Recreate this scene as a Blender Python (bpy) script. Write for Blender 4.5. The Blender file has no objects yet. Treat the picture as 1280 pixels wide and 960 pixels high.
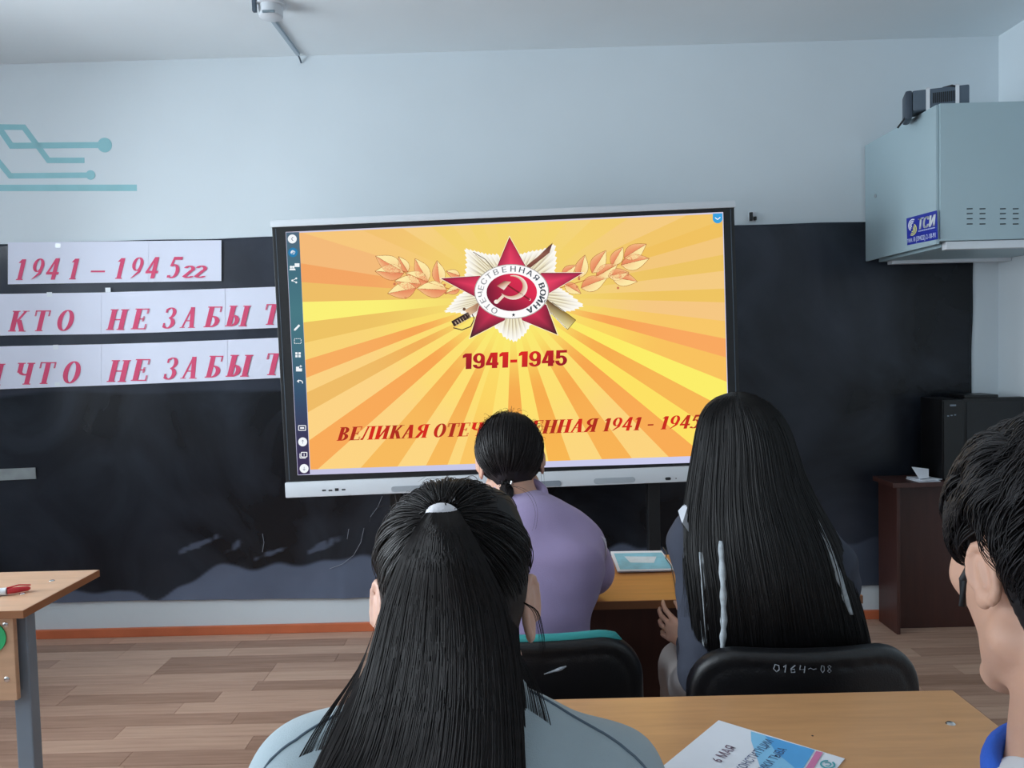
import bpy, bmesh, math, random
import numpy as np
from mathutils import Vector, Matrix, noise
from mathutils.bvhtree import BVHTree
random.seed(7); RNG = np.random.default_rng(7)
SC = bpy.context.scene; COL = SC.collection; PI = math.pi

# ------------------------------------------------------------------ camera, world, lights, exposure
CAM_POS = Vector((0, 0, 1.40)); FPX = 1000.0
CAM_R = (Matrix.Rotation(math.radians(.36), 3, 'Z') @ Matrix.Rotation(math.radians(90-2.63), 3, 'X')
         @ Matrix.Rotation(math.radians(-1.5), 3, 'Z'))
cd = bpy.data.cameras.new('camera'); cam = bpy.data.objects.new('camera', cd); COL.objects.link(cam)
cam.location = CAM_POS; cam.rotation_euler = CAM_R.to_euler()
cd.sensor_width = 36; cd.lens = 36*FPX/1280; cd.clip_start = .02
SC.camera = cam
SC.view_settings.view_transform = 'Standard'; SC.view_settings.look = 'None'
SC.view_settings.exposure = 0.0; SC.view_settings.gamma = 1.0; SC.view_settings.use_curve_mapping = False
w = bpy.data.worlds.new('world'); SC.world = w; w.use_nodes = True
w.node_tree.nodes['Background'].inputs[0].default_value = (.62, .80, 1.0, 1)
w.node_tree.nodes['Background'].inputs[1].default_value = 1.0
WIN = [(-2.9, -1.3), (-.8, .8), (1.3, 2.9)]          # window openings along the left wall (Y ranges)
WIN_Z = (.85, 2.45)
for k, (y0, y1) in enumerate(WIN):                    # daylight entering through each window
    ld = bpy.data.lights.new('window_daylight', 'AREA'); lo = bpy.data.objects.new('window_daylight', ld); COL.objects.link(lo)
    ld.shape = 'RECTANGLE'; ld.size = WIN_Z[1]-WIN_Z[0]; ld.size_y = y1-y0
    ld.energy = (44, 68, 136)[k]; ld.color = (.84, .93, 1.0)
    lo.location = (-3.42, (y0+y1)/2, (WIN_Z[0]+WIN_Z[1])/2); lo.rotation_euler = (0, -PI/2+math.radians(13), 0)

# ------------------------------------------------------------------ helpers
def px_ray(px, py):
    return CAM_R @ Vector(((px-640)/FPX, -(py-480)/FPX, -1))
def at(px, py, X=None, Y=None, Z=None):               # a point of the photograph put on a real plane of the room
    d = px_ray(px, py)
    t = (Y-CAM_POS.y)/d.y if Y is not None else (Z-CAM_POS.z)/d.z if Z is not None else (X-CAM_POS.x)/d.x
    return CAM_POS + d*t
def lin(c):
    return tuple(((v/255)/12.92 if v/255 <= .04045 else ((v/255+.055)/1.055)**2.4) for v in c)
MATS = {}
def mat(name, rgb, rough=.5, spec=.5, metal=0, var=.06, scale=8, bump=0, bscale=60, stretch=(1, 1, 1), rgb2=None, coat=0, sheen=0, trans=0):
    if name in MATS: return MATS[name]
    m = bpy.data.materials.new(name); m.use_nodes = True; nt = m.node_tree; N = nt.nodes; L = nt.links
    b = N['Principled BSDF']; b.inputs['Roughness'].default_value = rough; b.inputs['Specular IOR Level'].default_value = spec
    b.inputs['Metallic'].default_value = metal; b.inputs['Coat Weight'].default_value = coat; b.inputs['Sheen Weight'].default_value = sheen
    c = lin(rgb); tc = N.new('ShaderNodeTexCoord'); mp = N.new('ShaderNodeMapping'); mp.inputs['Scale'].default_value = stretch
    L.new(tc.outputs['Object'], mp.inputs['Vector'])
    nz = N.new('ShaderNodeTexNoise'); nz.inputs['Scale'].default_value = scale; nz.inputs['Detail'].default_value = 5
    L.new(mp.outputs[0], nz.inputs['Vector'])
    cr = N.new('ShaderNodeValToRGB'); c2 = lin(rgb2) if rgb2 else tuple(min(1, v*(1+var)) for v in c)
    c1 = c if rgb2 else tuple(v*(1-var) for v in c)
    cr.color_ramp.elements[0].position = .32; cr.color_ramp.elements[1].position = .68
    cr.color_ramp.elements[0].color = (*c1, 1); cr.color_ramp.elements[1].color = (*c2, 1)
    L.new(nz.outputs['Fac'], cr.inputs[0]); L.new(cr.outputs[0], b.inputs['Base Color'])
    if bump:
        n2 = N.new('ShaderNodeTexNoise'); n2.inputs['Scale'].default_value = bscale; n2.inputs['Detail'].default_value = 4
        L.new(mp.outputs[0], n2.inputs['Vector'])
        bp = N.new('ShaderNodeBump'); bp.inputs['Strength'].default_value = bump; bp.inputs['Distance'].default_value = .004
        L.new(n2.outputs['Fac'], bp.inputs['Height']); L.new(bp.outputs[0], b.inputs['Normal'])
    MATS[name] = m; return m

def mesh_obj(name, V, F, m=None, parent=None, smooth=False, cols=None):
    """one mesh object; V in world coordinates, kept relative to the root thing it belongs to"""
    me = bpy.data.meshes.new(name); base = Vector((0, 0, 0))
    root = parent
    while root is not None and root.parent is not None: root = root.parent
    if root is not None: base = root.location
    V = np.asarray(V, dtype=np.float64) - np.array(base)
    if isinstance(F, np.ndarray):
        nf, k = F.shape
        me.vertices.add(len(V)); me.vertices.foreach_set('co', V.astype(np.float32).ravel())
        me.loops.add(nf*k); me.loops.foreach_set('vertex_index', F.astype(np.int32).ravel())
        me.polygons.add(nf); me.polygons.foreach_set('loop_start', np.arange(0, nf*k, k, dtype=np.int32))
        me.update(calc_edges=True)
    else:
        me.from_pydata([tuple(v) for v in V], [], [tuple(f) for f in F]); me.update()
    if smooth: me.polygons.foreach_set('use_smooth', np.ones(len(me.polygons), dtype=bool))
    if cols is not None:
        a = me.color_attributes.new('Col', 'FLOAT_COLOR', 'POINT')
        a.data.foreach_set('color', np.hstack([np.asarray(cols), np.ones((len(V), 1))]).astype(np.float32).ravel())
    o = bpy.data.objects.new(name, me); COL.objects.link(o)
    for mm in (m if isinstance(m, (list, tuple)) else [m]):
        if mm: me.materials.append(mm)
    if parent is not None: o.parent = parent
    return o
def tag(o, label=None, cat=None, group=None, kind=None):
    if label: o['label'] = label
    if cat: o['category'] = cat
    if group: o['group'] = group
    if kind: o['kind'] = kind
    return o
def thing(name, label, cat, loc, group=None):
    o = bpy.data.objects.new(name, None); COL.objects.link(o); o.location = loc; o.empty_display_size = .05
    return tag(o, label, cat, group)

class MB:                                             # collects shapes; build() links them as ONE mesh object
    def __init__(s): s.V = []; s.F = []
    def add(s, V, F):
        b = len(s.V); s.V += [tuple(v) for v in V]; s.F += [tuple(i+b for i in f) for f in F]; return s
    def box(s, lo, hi, R=None, o=(0, 0, 0), bev=0):
        if bev:
            bm = bmesh.new(); bmesh.ops.create_cube(bm, size=1)
            for v in bm.verts: v.co = Vector([(lo[i]+hi[i])/2 + v.co[i]*(hi[i]-lo[i]) for i in range(3)])
            bmesh.ops.bevel(bm, geom=list(bm.edges), offset=bev, segments=2, profile=.6, affect='EDGES')
            bm.verts.index_update()
            V = [v.co.copy() for v in bm.verts]; F = [[v.index for v in f.verts] for f in bm.faces]; bm.free()
        else:
            V = [Vector((x, y, z)) for x in (lo[0], hi[0]) for y in (lo[1], hi[1]) for z in (lo[2], hi[2])]
            F = [(0, 1, 3, 2), (4, 6, 7, 5), (0, 4, 5, 1), (2, 3, 7, 6), (0, 2, 6, 4), (1, 5, 7, 3)]
        if R is not None: V = [R @ (v-Vector(o)) + Vector(o) for v in V]
        return s.add(V, F)
    def tube(s, pts, r, n=8, cap=True):
        pts = [Vector(p) for p in pts]; m = len(pts); rr = r if isinstance(r, (list, tuple)) else [r]*m
        V = []; F = []; up = Vector((.13, .21, .97))
        for i, p in enumerate(pts):
            t = (pts[min(i+1, m-1)]-pts[max(i-1, 0)]).normalized()
            if abs(t.dot(up)) > .95: up = Vector((.97, .1, .2))
            a = t.cross(up).normalized(); b = t.cross(a)
            V += [p+(a*math.cos(2*PI*k/n)+b*math.sin(2*PI*k/n))*rr[i] for k in range(n)]
        for i in range(m-1):
            for k in range(n): F.append((i*n+k, i*n+(k+1) % n, (i+1)*n+(k+1) % n, (i+1)*n+k))
        if cap: F += [tuple(range(n))[::-1], tuple((m-1)*n+k for k in range(n))]
        return s.add(V, F)
    def cyl(s, a, b, r, n=20): return s.tube([a, b], r, n)
    def prism(s, pts, off):                            # flat outline pushed along off
        n = len(pts); P0 = [Vector(p) for p in pts]; P1 = [p+Vector(off) for p in P0]
        return s.add(P0+P1, [tuple(range(n)), tuple(range(2*n-1, n-1, -1))]+[(i, i+n, (i+1) % n+n, (i+1) % n) for i in range(n)])
    def face(s, pts): return s.add(pts, [tuple(range(len(pts)))])
    def build(s, name, m, parent=None, smooth=False):
        o = mesh_obj(name, s.V, s.F, m, parent)
        if smooth:
            o.data.polygons.foreach_set('use_smooth', np.ones(len(o.data.polygons), dtype=bool))
            o.data.set_sharp_from_angle(angle=math.radians(40))
        return o

# ------------------------------------------------------------------ organic shapes: distance field -> surface net
class Field:
    def __init__(s, lo, hi, h):
        s.lo = np.array(lo, float); s.h = h; s.n = np.ceil((np.array(hi)-s.lo)/h).astype(int)+1
        s.D = np.full(s.n, 1.0, np.float32)
    def block(s, lo, hi):
        a = np.maximum(np.floor((np.array(lo)-s.lo)/s.h).astype(int), 0); b = np.minimum(np.ceil((np.array(hi)-s.lo)/s.h).astype(int)+1, s.n)
        if np.any(b <= a): return None
        ax = [(s.lo[i]+s.h*np.arange(a[i], b[i])).astype(np.float32) for i in range(3)]
        return tuple(slice(a[i], b[i]) for i in range(3)), ax[0][:, None, None], ax[1][None, :, None], ax[2][None, None, :]
    def put(s, lo, hi, fun, k=.012, op='add'):
        g = k+3*s.h; q = s.block(np.array(lo)-g, np.array(hi)+g)
        if q is None: return s
        sl, X, Y, Z = q; d = fun(X, Y, Z).astype(np.float32); A = s.D[sl]
        if op == 'add':
            hh = np.maximum(k-np.abs(A-d), 0)/k; s.D[sl] = np.minimum(A, d)-hh*hh*k/4
        else:
            d = -d; hh = np.maximum(k-np.abs(A-d), 0)/k; s.D[sl] = np.maximum(A, d)+hh*hh*k/4
        return s
    def cap(s, a, b, ra, rb, k=.012, op='add'):
        a = np.array(a, float); b = np.array(b, float); ab = b-a; L2 = float(ab @ ab)+1e-12; r = max(ra, rb)
        def fun(X, Y, Z):
            t = np.clip(((X-a[0])*ab[0]+(Y-a[1])*ab[1]+(Z-a[2])*ab[2])/L2, 0, 1)
            return np.sqrt((X-a[0]-t*ab[0])**2+(Y-a[1]-t*ab[1])**2+(Z-a[2]-t*ab[2])**2)-(ra+(rb-ra)*t)
        return s.put(np.minimum(a, b)-r, np.maximum(a, b)+r, fun, k, op)
    def ell(s, c, r, R=None, k=.012, op='add'):
        c = np.array(c, float); r = np.array(r, float); M = np.eye(3) if R is None else np.array(R)
        ext = np.sqrt(((M*r[None, :])**2).sum(1))
        def fun(X, Y, Z):
            x, y, z = X-c[0], Y-c[1], Z-c[2]
            q = [M[0, i]*x+M[1, i]*y+M[2, i]*z for i in range(3)]
            k0 = np.sqrt((q[0]/r[0])**2+(q[1]/r[1])**2+(q[2]/r[2])**2); k1 = np.sqrt((q[0]/r[0]**2)**2+(q[1]/r[1]**2)**2+(q[2]/r[2]**2)**2)+1e-9
            return k0*(k0-1)/k1
        return s.put(c-ext, c+ext, fun, k, op)
    def chain(s, pts, rad, k=.006):
        for i in range(len(pts)-1): s.cap(pts[i], pts[i+1], rad[i], rad[i+1], k)
        return s
    def folds(s, amp, f=(9, 8, 42), seed=0, band=.03):
        q = s.block(s.lo, s.lo+s.n*s.h); sl, X, Y, Z = q; rng = np.random.default_rng(seed); A = np.zeros_like(s.D)
        for j in range(5):
            a = rng.normal(size=3)*np.array(f)*(1+.5*j); ph = rng.uniform(0, 6, 3)
            wv = .5*np.sin(X*a[1]+ph[1])+.5*np.sin(Z*a[0]*.7+ph[2])
            A += (np.sin(X*a[0]+Y*a[1]+Z*a[2]+ph[0]+2*wv)/(1+.5*j)).astype(np.float32)
        s.D += np.where(np.abs(s.D) < band, A*amp*.45, 0).astype(np.float32); return s
    def mesh(s):
        D = s.D; I = D < 0
        S = np.zeros(s.n-1, np.int8)
        for i in (0, 1):
            for j in (0, 1):
                for k in (0, 1): S += I[i:s.n[0]-1+i, j:s.n[1]-1+j, k:s.n[2]-1+k]
        C = np.argwhere((S > 0) & (S < 8)); del S
        idx = np.full(s.n-1, -1, np.int32); idx[C[:, 0], C[:, 1], C[:, 2]] = np.arange(len(C))
        cor = np.array([(i, j, k) for i in (0, 1) for j in (0, 1) for k in (0, 1)])
        val = np.stack([D[C[:, 0]+c[0], C[:, 1]+c[1], C[:, 2]+c[2]] for c in cor], 1)
        P = np.zeros((len(C), 3)); W = np.zeros(len(C))
        for a in range(8):
            for b in range(a+1, 8):
                if abs(cor[a]-cor[b]).sum() != 1: continue
                va, vb = val[:, a], val[:, b]; m = (va < 0) != (vb < 0); t = np.where(m, va/np.where(m, va-vb, 1), 0)
                P += np.where(m[:, None], cor[a]+t[:, None]*(cor[b]-cor[a]), 0); W += m
        V = s.lo+s.h*(C+P/W[:, None]); Q = []
        for ax in range(3):
            b, c = (ax+1) % 3, (ax+2) % 3
            A0 = [slice(None)]*3; A1 = [slice(None)]*3; A0[ax] = slice(0, -1); A1[ax] = slice(1, None)
            E = np.argwhere(I[tuple(A0)] != I[tuple(A1)]); E = E[(E[:, b] > 0) & (E[:, c] > 0) & (E[:, b] < s.n[b]-1) & (E[:, c] < s.n[c]-1)]
            neg = I[E[:, 0], E[:, 1], E[:, 2]]; q = []
            for db, dc in ((-1, -1), (0, -1), (0, 0), (-1, 0)):
                e = E.copy(); e[:, b] += db; e[:, c] += dc; q.append(idx[e[:, 0], e[:, 1], e[:, 2]])
            q = np.stack(q, 1); q[~neg] = q[~neg][:, ::-1]; Q.append(q)
        Q = np.concatenate(Q); Q = Q[(Q >= 0).all(1)]
        # light smoothing keeps stair steps away
        for _ in range(2):
            acc = np.zeros_like(V); cnt = np.zeros(len(V))
            for a in range(4):
                np.add.at(acc, Q[:, a], V[Q[:, (a+1) % 4]]+V[Q[:, a-1]]); np.add.at(cnt, Q[:, a], 2)
            V = np.where(cnt[:, None] > 0, .5*V+.5*acc/np.maximum(cnt, 1)[:, None], V)
        return V, Q
    def build(s, name, m, parent=None): V, Q = s.mesh(); return mesh_obj(name, V, Q, m, parent, smooth=True)

def strand_mesh(P, R):
    """P (n,m,3) strand paths, R (n,m) radii -> thin three-sided tubes"""
    n, m, _ = P.shape; T = np.gradient(P, axis=1); T /= np.linalg.norm(T, axis=2, keepdims=True)+1e-9
    up = np.array([.31, .87, .38]); A = np.cross(T, up); A /= np.linalg.norm(A, axis=2, keepdims=True)+1e-9; B = np.cross(T, A)
    V = np.stack([P+R[..., None]*(A*math.cos(a)+B*math.sin(a)) for a in (0, 2.094, 4.189)], 2).reshape(-1, 3)
    i = np.arange(n)[:, None, None]*m*3; j = np.arange(m-1)[None, :, None]*3; k = np.arange(3)[None, None, :]; k2 = (k+1) % 3
    F = np.stack([i+j+k, i+j+k2, i+j+3+k2, i+j+3+k], -1).reshape(-1, 4)
    return V, F
def join(parts):
    V = []; F = []; b = 0
    for v, f in parts: V.append(v); F.append(f+b); b += len(v)
    return np.concatenate(V), np.concatenate(F)

# ------------------------------------------------------------------ lettering
def g_ring(cx, cy, rx, ry, tw, th, a0=0, a1=360, n=18):
    out = []; P = []
    for i in range(n+1):
        a = math.radians(a0+(a1-a0)*i/n); c, s = math.cos(a), math.sin(a)
        P.append(((cx+rx*c, cy+ry*s), (cx+(rx-tw)*c, cy+(ry-th)*s)))
    return [[P[i][0], P[i+1][0], P[i+1][1], P[i][1]] for i in range(n)]
def g_q(x0, y0, x1, y1): return [[(x0, y0), (x1, y0), (x1, y1), (x0, y1)]]
def g_st(x, w=.17, y0=0, y1=1, sb=True, stp=True):
    o = g_q(x-.012, y0, x+w+.012, y1)
    if sb: o += g_q(x-.08, y0, x+w+.08, y0+.048)
    if stp: o += g_q(x-.08, y1-.048, x+w+.08, y1)
    return o
def g_dg(x0, y0, x1, y1, w): return [[(x0, y0), (x0+w, y0), (x1+w, y1), (x1, y1)]]
def glyph(ch):
    """(width, quads) of a bold serif capital on a 1-high body"""
    q = []; W = .75
    if ch == '1': W = .5; q = g_st(.2, .16, 0, .97, stp=False)+g_dg(.05, .80, .2, .97, .1)
    elif ch == '9': W = .6; q = g_ring(.30, .68, .28, .32, .14, .045)+[[(.44, .68), (.58, .68), (.50, .30), (.39, .33)], [(.50, .30), (.39, .33), (.10, .03), (.08, 0)]]
    elif ch == '4': W = .62; q = g_q(.34, 0, .50, 1)+g_q(.02, .24, .62, .36)+g_dg(.02, .30, .34, 1, .07)
    elif ch == '5': W = .58; q = g_q(.16, .86, .56, 1)+g_dg(.06, .56, .16, 1, .07)+g_ring(.24, .33, .30, .33, .15, .06, -110, 128)+g_q(.02, .03, .12, .14)
    elif ch == 'г': W = .42; q = g_ring(.22, .42, .18, .16, .09, .05, -30, 160)+g_dg(.06, .08, .28, .38, .10)+g_ring(.24, .14, .2, .14, .07, .06, 200, 330)
    elif ch in '-–': W = .55 if ch == '–' else .42; q = g_q(.04, .32, W-.06, .40 if ch == '–' else .42)
    elif ch == 'К': q = g_st(.10)+g_dg(.26, .46, .58, .98, .09)+g_dg(.56, 0, .30, .56, .19)+g_q(.50, .965, .78, 1)+g_q(.50, 0, .82, .035)
    elif ch == 'Т': W = .70; q = g_st(.27, stp=False)+g_q(.0, .95, .71, 1)+g_q(0, .72, .035, 1)+g_q(.675, .72, .71, 1)
    elif ch == 'О': W = .74; q = g_ring(.37, .5, .36, .51, .18, .05, n=24)
    elif ch == 'С': W = .70; q = g_ring(.37, .5, .36, .51, .18, .05, 42, 318, n=22)+g_q(.60, .68, .64, .98)
    elif ch == 'Н': W = .84; q = g_st(.09)+g_st(.58)+g_q(.2, .47, .65, .53)
    elif ch == 'Е': W = .68; q = g_st(.09)+g_q(.2, .95, .62, 1)+g_q(.2, 0, .66, .05)+g_q(.2, .48, .48, .53)+g_q(.59, .75, .62, 1)+g_q(.63, 0, .66, .26)+g_q(.45, .38, .48, .63)
    elif ch == 'З': W = .60; q = g_ring(.24, .75, .28, .26, .15, .045, -90, 140)+g_ring(.24, .26, .32, .27, .17, .05, -140, 90)+g_q(.02, .06, .07, .26)+g_q(.02, .76, .07, .94)
    elif ch == 'А': W = .78; q = g_dg(.04, 0, .36, 1, .06)+g_dg(.50, 0, .32, 1, .19)+g_q(.18, .32, .58, .37)+g_q(-.04, 0, .20, .035)+g_q(.42, 0, .78, .035)
    elif ch == 'Б': W = .70; q = g_st(.09)+g_q(.2, .95, .64, 1)+g_q(.61, .73, .64, 1)+g_ring(.30, .275, .36, .275, .18, .05, -90, 90)
    elif ch == 'Ь': W = .66; q = g_st(.09)+g_ring(.28, .275, .36, .275, .18, .05, -90, 90)
    elif ch == 'Ы': W = 1.0; q = g_st(.09)+g_ring(.26, .275, .32, .275, .17, .05, -90, 90)+g_st(.74)
    elif ch == 'В': W = .70; q = g_st(.09)+g_ring(.28, .755, .32, .245, .17, .05, -90, 90)+g_ring(.28, .265, .37, .265, .18, .05, -90, 90)
    elif ch == 'Л': W = .78; q = g_st(.53)+g_dg(.06, .0, .26, 1, .06)+g_q(.2, .95, .7, 1)+g_q(.0, 0, .12, .12)
    elif ch == 'И': W = .86; q = g_st(.09)+g_st(.60)+g_dg(.22, .08, .60, .86, .07)
    elif ch == 'Я': W = .74; q = g_st(.50)+g_ring(.42, .74, .36, .26, .17, .05, 90, 270)+g_dg(.02, 0, .30, .5, .18)+g_q(-.04, 0, .2, .035)
    elif ch == 'Ч': W = .76; q = g_st(.52)+g_st(.07, .16, .55, 1, sb=False)+g_ring(.42, .66, .35, .24, .15, .07, 180, 290)
    return W, q
def text_quads(s, slant=.22, gap=.08, space=.35):
    x = 0; out = []
    for ch in s:
        if ch == ' ': x += space; continue
        W, q = glyph(ch)
        out += [[(px+x+py*slant, py) for px, py in f] for f in q]; x += W+gap
    return x-gap, out
def font_polys(body):
    c = bpy.data.curves.new('t', 'FONT'); c.body = body; c.resolution_u = 3
    o = bpy.data.objects.new('t', c); COL.objects.link(o)
    me = bpy.data.meshes.new_from_object(o.evaluated_get(bpy.context.evaluated_depsgraph_get()))
    P = [[(me.vertices[i].co.x, me.vertices[i].co.y) for i in p.vertices] for p in me.polygons]
    bpy.data.objects.remove(o); bpy.data.curves.remove(c); bpy.data.meshes.remove(me)
    xs = [p[0] for f in P for p in f]; x0 = min(xs); wd = max(xs)-x0
    return wd, [[(x-x0, y) for x, y in f] for f in P]
def ink(mb, polys, org, u, v):                         # lay flat letter shapes on a plane given by origin and two edge vectors
    org, u, v = Vector(org), Vector(u), Vector(v)
    n = u.cross(v).normalized(); n = n if n.dot(CAM_POS-org) > 0 else -n      # a hair's breadth apart, towards the room
    for i, f in enumerate(polys): mb.face([org+u*x+v*y+n*(i*4e-6) for x, y in f])

def sst(a, b, x): t = max(0, min(1, (x-a)/(b-a))); return t*t*(3-2*t)

# ------------------------------------------------------------------ materials
M_wall = mat('wall_paint', (216, 226, 232), .6, .3, var=.025, scale=1.6, bump=.06, bscale=35)
M_ceil = mat('ceiling_paint', (232, 240, 244), .7, .2, var=.03, scale=1.2)
M_base = mat('orange_brown_paint', (206, 112, 74), .45, var=.12, scale=5)
M_dark = mat('black_plastic', (22, 24, 27), .42, var=.1)
M_chair = mat('black_chair_plastic', (19, 20, 23), .38, var=.12, bump=.15, bscale=300)
M_white = mat('white_plastic', (214, 220, 226), .4, var=.02)
M_paper = mat('white_paper', (232, 236, 244), .6, .2, var=.02)
M_red = mat('red_print', (222, 84, 122), .6, .2, var=.04)
M_beech = mat('beech_laminate', (206, 154, 106), .34, .45, var=.08, scale=6, stretch=(1, 9, 9), coat=.1)
M_beech2 = mat('pale_beech_laminate', (200, 162, 132), .36, .45, var=.08, scale=6, stretch=(1, 9, 9))
M_edge = mat('beech_edge_band', (150, 100, 66), .5, var=.1)
M_brown = mat('dark_brown_laminate', (66, 38, 33), .45, var=.12, scale=5, stretch=(8, 8, 1))
M_steel = mat('grey_blue_steel', (124, 138, 152), .4, .5, var=.06)
M_chrome = mat('chrome', (214, 214, 214), .22, .5, metal=1, var=.02)
M_cab = mat('pale_grey_steel', (164, 186, 194), .42, .4, var=.02, scale=2)
M_slot = mat('slot_black', (26, 30, 34), .6)
M_psu = mat('slate_grey_plastic', (78, 92, 106), .5)
M_cable = mat('black_cable', (18, 22, 28), .5)

def em_mat():
    m = bpy.data.materials.new('screen_pixels'); m.use_nodes = True; nt = m.node_tree; nt.nodes.clear()
    o = nt.nodes.new('ShaderNodeOutputMaterial'); e = nt.nodes.new('ShaderNodeEmission'); a = nt.nodes.new('ShaderNodeAttribute')
    a.attribute_name = 'Col'; nt.links.new(a.outputs['Color'], e.inputs['Color']); nt.links.new(e.outputs[0], o.inputs[0]); return m
M_px = em_mat()

# ================================================================== ROOM
XL, XR, YB, YF, H = -3.2, 2.37, -3.6, 3.95, 2.84
def plank_mat():
    m = bpy.data.materials.new('grey_brown_laminate'); m.use_nodes = True; N = m.node_tree.nodes; L = m.node_tree.links; b = N['Principled BSDF']
    g = N.new('ShaderNodeNewGeometry'); oi = N.new('ShaderNodeObjectInfo'); mp = N.new('ShaderNodeMapping'); mp.inputs['Scale'].default_value = (2.2, 34, 1)
    ad = N.new('ShaderNodeVectorMath'); ad.operation = 'MULTIPLY_ADD'; cx = N.new('ShaderNodeCombineXYZ')
    L.new(oi.outputs['Random'], cx.inputs[0]); L.new(oi.outputs['Random'], cx.inputs[1])
    L.new(cx.outputs[0], ad.inputs[0]); ad.inputs[1].default_value = (17, 3, 0); L.new(g.outputs['Position'], ad.inputs[2])
    L.new(ad.outputs[0], mp.inputs[0]); nz = N.new('ShaderNodeTexNoise'); nz.inputs['Scale'].default_value = 1.6; nz.inputs['Detail'].default_value = 6
    L.new(mp.outputs[0], nz.inputs['Vector'])
    mx = N.new('ShaderNodeMath'); mx.operation = 'MULTIPLY_ADD'; mx.inputs[1].default_value = .55
    m2 = N.new('ShaderNodeMath'); m2.operation = 'MULTIPLY'; m2.inputs[1].default_value = .45
    L.new(oi.outputs['Random'], m2.inputs[0]); L.new(nz.outputs['Fac'], mx.inputs[0]); L.new(m2.outputs[0], mx.inputs[2])
    cr = N.new('ShaderNodeValToRGB'); E = cr.color_ramp.elements; E[0].position = .15; E[0].color = (*lin((142, 109, 90)), 1)
    E[1].position = .85; E[1].color = (*lin((214, 180, 157)), 1); e = E.new(.5); e.color = (*lin((184, 149, 129)), 1)
    L.new(mx.outputs[0], cr.inputs[0]); L.new(cr.outputs[0], b.inputs['Base Color']); b.inputs['Roughness'].default_value = .42
    return m
M_plank = plank_mat()
floor = tag(MB().box((XL-.2, YB-.2, -.14), (XR+.2, YF+.2, -.003)).build('floor', mat('floor_joint', (104, 82, 70), .6)), 'grey-brown wooden plank floor', kind='structure')
pw = .098; lens = (.52, .64, .78); pm = []
for l in lens:
    o = MB().box((0, 0, -.006), (l-.0015, pw-.0018, 0), bev=.0008).build('plank', M_plank, floor); pm.append(o)
first = {0: True, 1: True, 2: True}; y = YF-pw-.002; rows = 0
while y > 1.55:
    x = XL+.02-random.uniform(0, .5); x = max(x, XL+.002)
    while x < XR-.05:
        k = random.randrange(3)
        if x+lens[k] > XR-.12:
            o = MB().box((0, 0, -.006), (XR-x-.0015, pw-.0018, 0), bev=.0008).build('plank', M_plank, floor); o.location = (x, y, 0); break
        if first[k]: o = pm[k]; first[k] = False
        else: o = pm[k].copy(); COL.objects.link(o)
        o.location = (x, y, 0); x += lens[k]
    y -= pw
# the rest of the floor, behind the first desks: one finely planked sheet
rest = MB()
while y > YB:
    x = XL
    while x < XR-.01:
        l = random.choice((.9, 1.1, 1.3)); x1 = min(x+l, XR); rest.box((x, y, -.004), (x1-.002, y+pw-.002, 0)); x = x1
    y -= pw
tag(rest.build('plank_field', M_plank, floor), kind='stuff')

tag(MB().box((XL-.2, YF, 0), (XR+.2, YF+.15, H)).build('wall_front', M_wall), 'white painted wall behind the blackboard', kind='structure')
tag(MB().box((XR, YB, 0), (XR+.15, YF, H)).build('wall_right', M_wall), 'white painted side wall', kind='structure')
tag(MB().box((XL-.2, YB-.15, 0), (XR+.2, YB, H)).build('wall_back', M_wall), 'white painted rear wall', kind='structure')
tag(MB().box((XL-.2, YB-.2, H), (XR+.2, YF+.2, H+.15)).build('ceiling', M_ceil), 'white painted ceiling', kind='structure')
wl = MB(); wl.box((XL-.2, YB, 0), (XL, YF, WIN_Z[0])); wl.box((XL-.2, YB, WIN_Z[1]), (XL, YF, H))
ed = [YB]+[v for p in WIN for v in p]+[YF]
for k in range(0, len(ed), 2): wl.box((XL-.2, ed[k], WIN_Z[0]), (XL, ed[k+1], WIN_Z[1]))
tag(wl.build('wall_left', M_wall), 'white painted window wall', kind='structure')
def glass():
    m = bpy.data.materials.new('window_glass'); m.use_nodes = True; N = m.node_tree.nodes; L = m.node_tree.links; N.clear()
    o = N.new('ShaderNodeOutputMaterial'); t = N.new('ShaderNodeBsdfTransparent'); g = N.new('ShaderNodeBsdfGlossy'); g.inputs['Roughness'].default_value = .02
    mx = N.new('ShaderNodeMixShader'); f = N.new('ShaderNodeFresnel'); f.inputs[0].default_value = 1.3
    L.new(f.outputs[0], mx.inputs[0]); L.new(t.outputs[0], mx.inputs[1]); L.new(g.outputs[0], mx.inputs[2]); L.new(mx.outputs[0], o.inputs[0]); return m
M_glass = glass()
for k, (y0, y1) in enumerate(WIN):
    f = MB(); x0, x1 = XL-.12, XL-.06; z0, z1 = WIN_Z
    for a, b in (((x0, y0, z0), (x1, y0+.06, z1)), ((x0, y1-.06, z0), (x1, y1, z1)), ((x0, y0, z0), (x1, y1, z0+.06)), ((x0, y0, z1-.06), (x1, y1, z1)),
                 ((x0, (y0+y1)/2-.04, z0), (x1, (y0+y1)/2+.04, z1))): f.box(a, b)
    fo = tag(f.build('window_%d' % (k+1), M_white), 'white framed window', kind='structure')
    MB().box((XL-.095, y0+.05, z0+.05), (XL-.09, y1-.05, z1-.05)).build('pane', M_glass, fo)
    MB().box((XL-.06, y0, z0-.03), (XL+.12, y1, z0), bev=.006).build('window_sill', M_white, fo)
tag(MB().box((XL, YF-.018, 0), (XR, YF, .045), bev=.004).build('baseboard_front', M_base), 'orange-brown painted baseboard under the blackboard', kind='structure')
tag(MB().box((XR-.018, YB, 0), (XR, YF-.02, .045), bev=.004).build('baseboard_right', M_base), 'orange-brown painted baseboard', kind='structure')
tag(MB().box((XL, YB, 0), (XL+.018, YF-.02, .045), bev=.004).build('baseboard_left', M_base), 'orange-brown painted baseboard', kind='structure')

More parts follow.
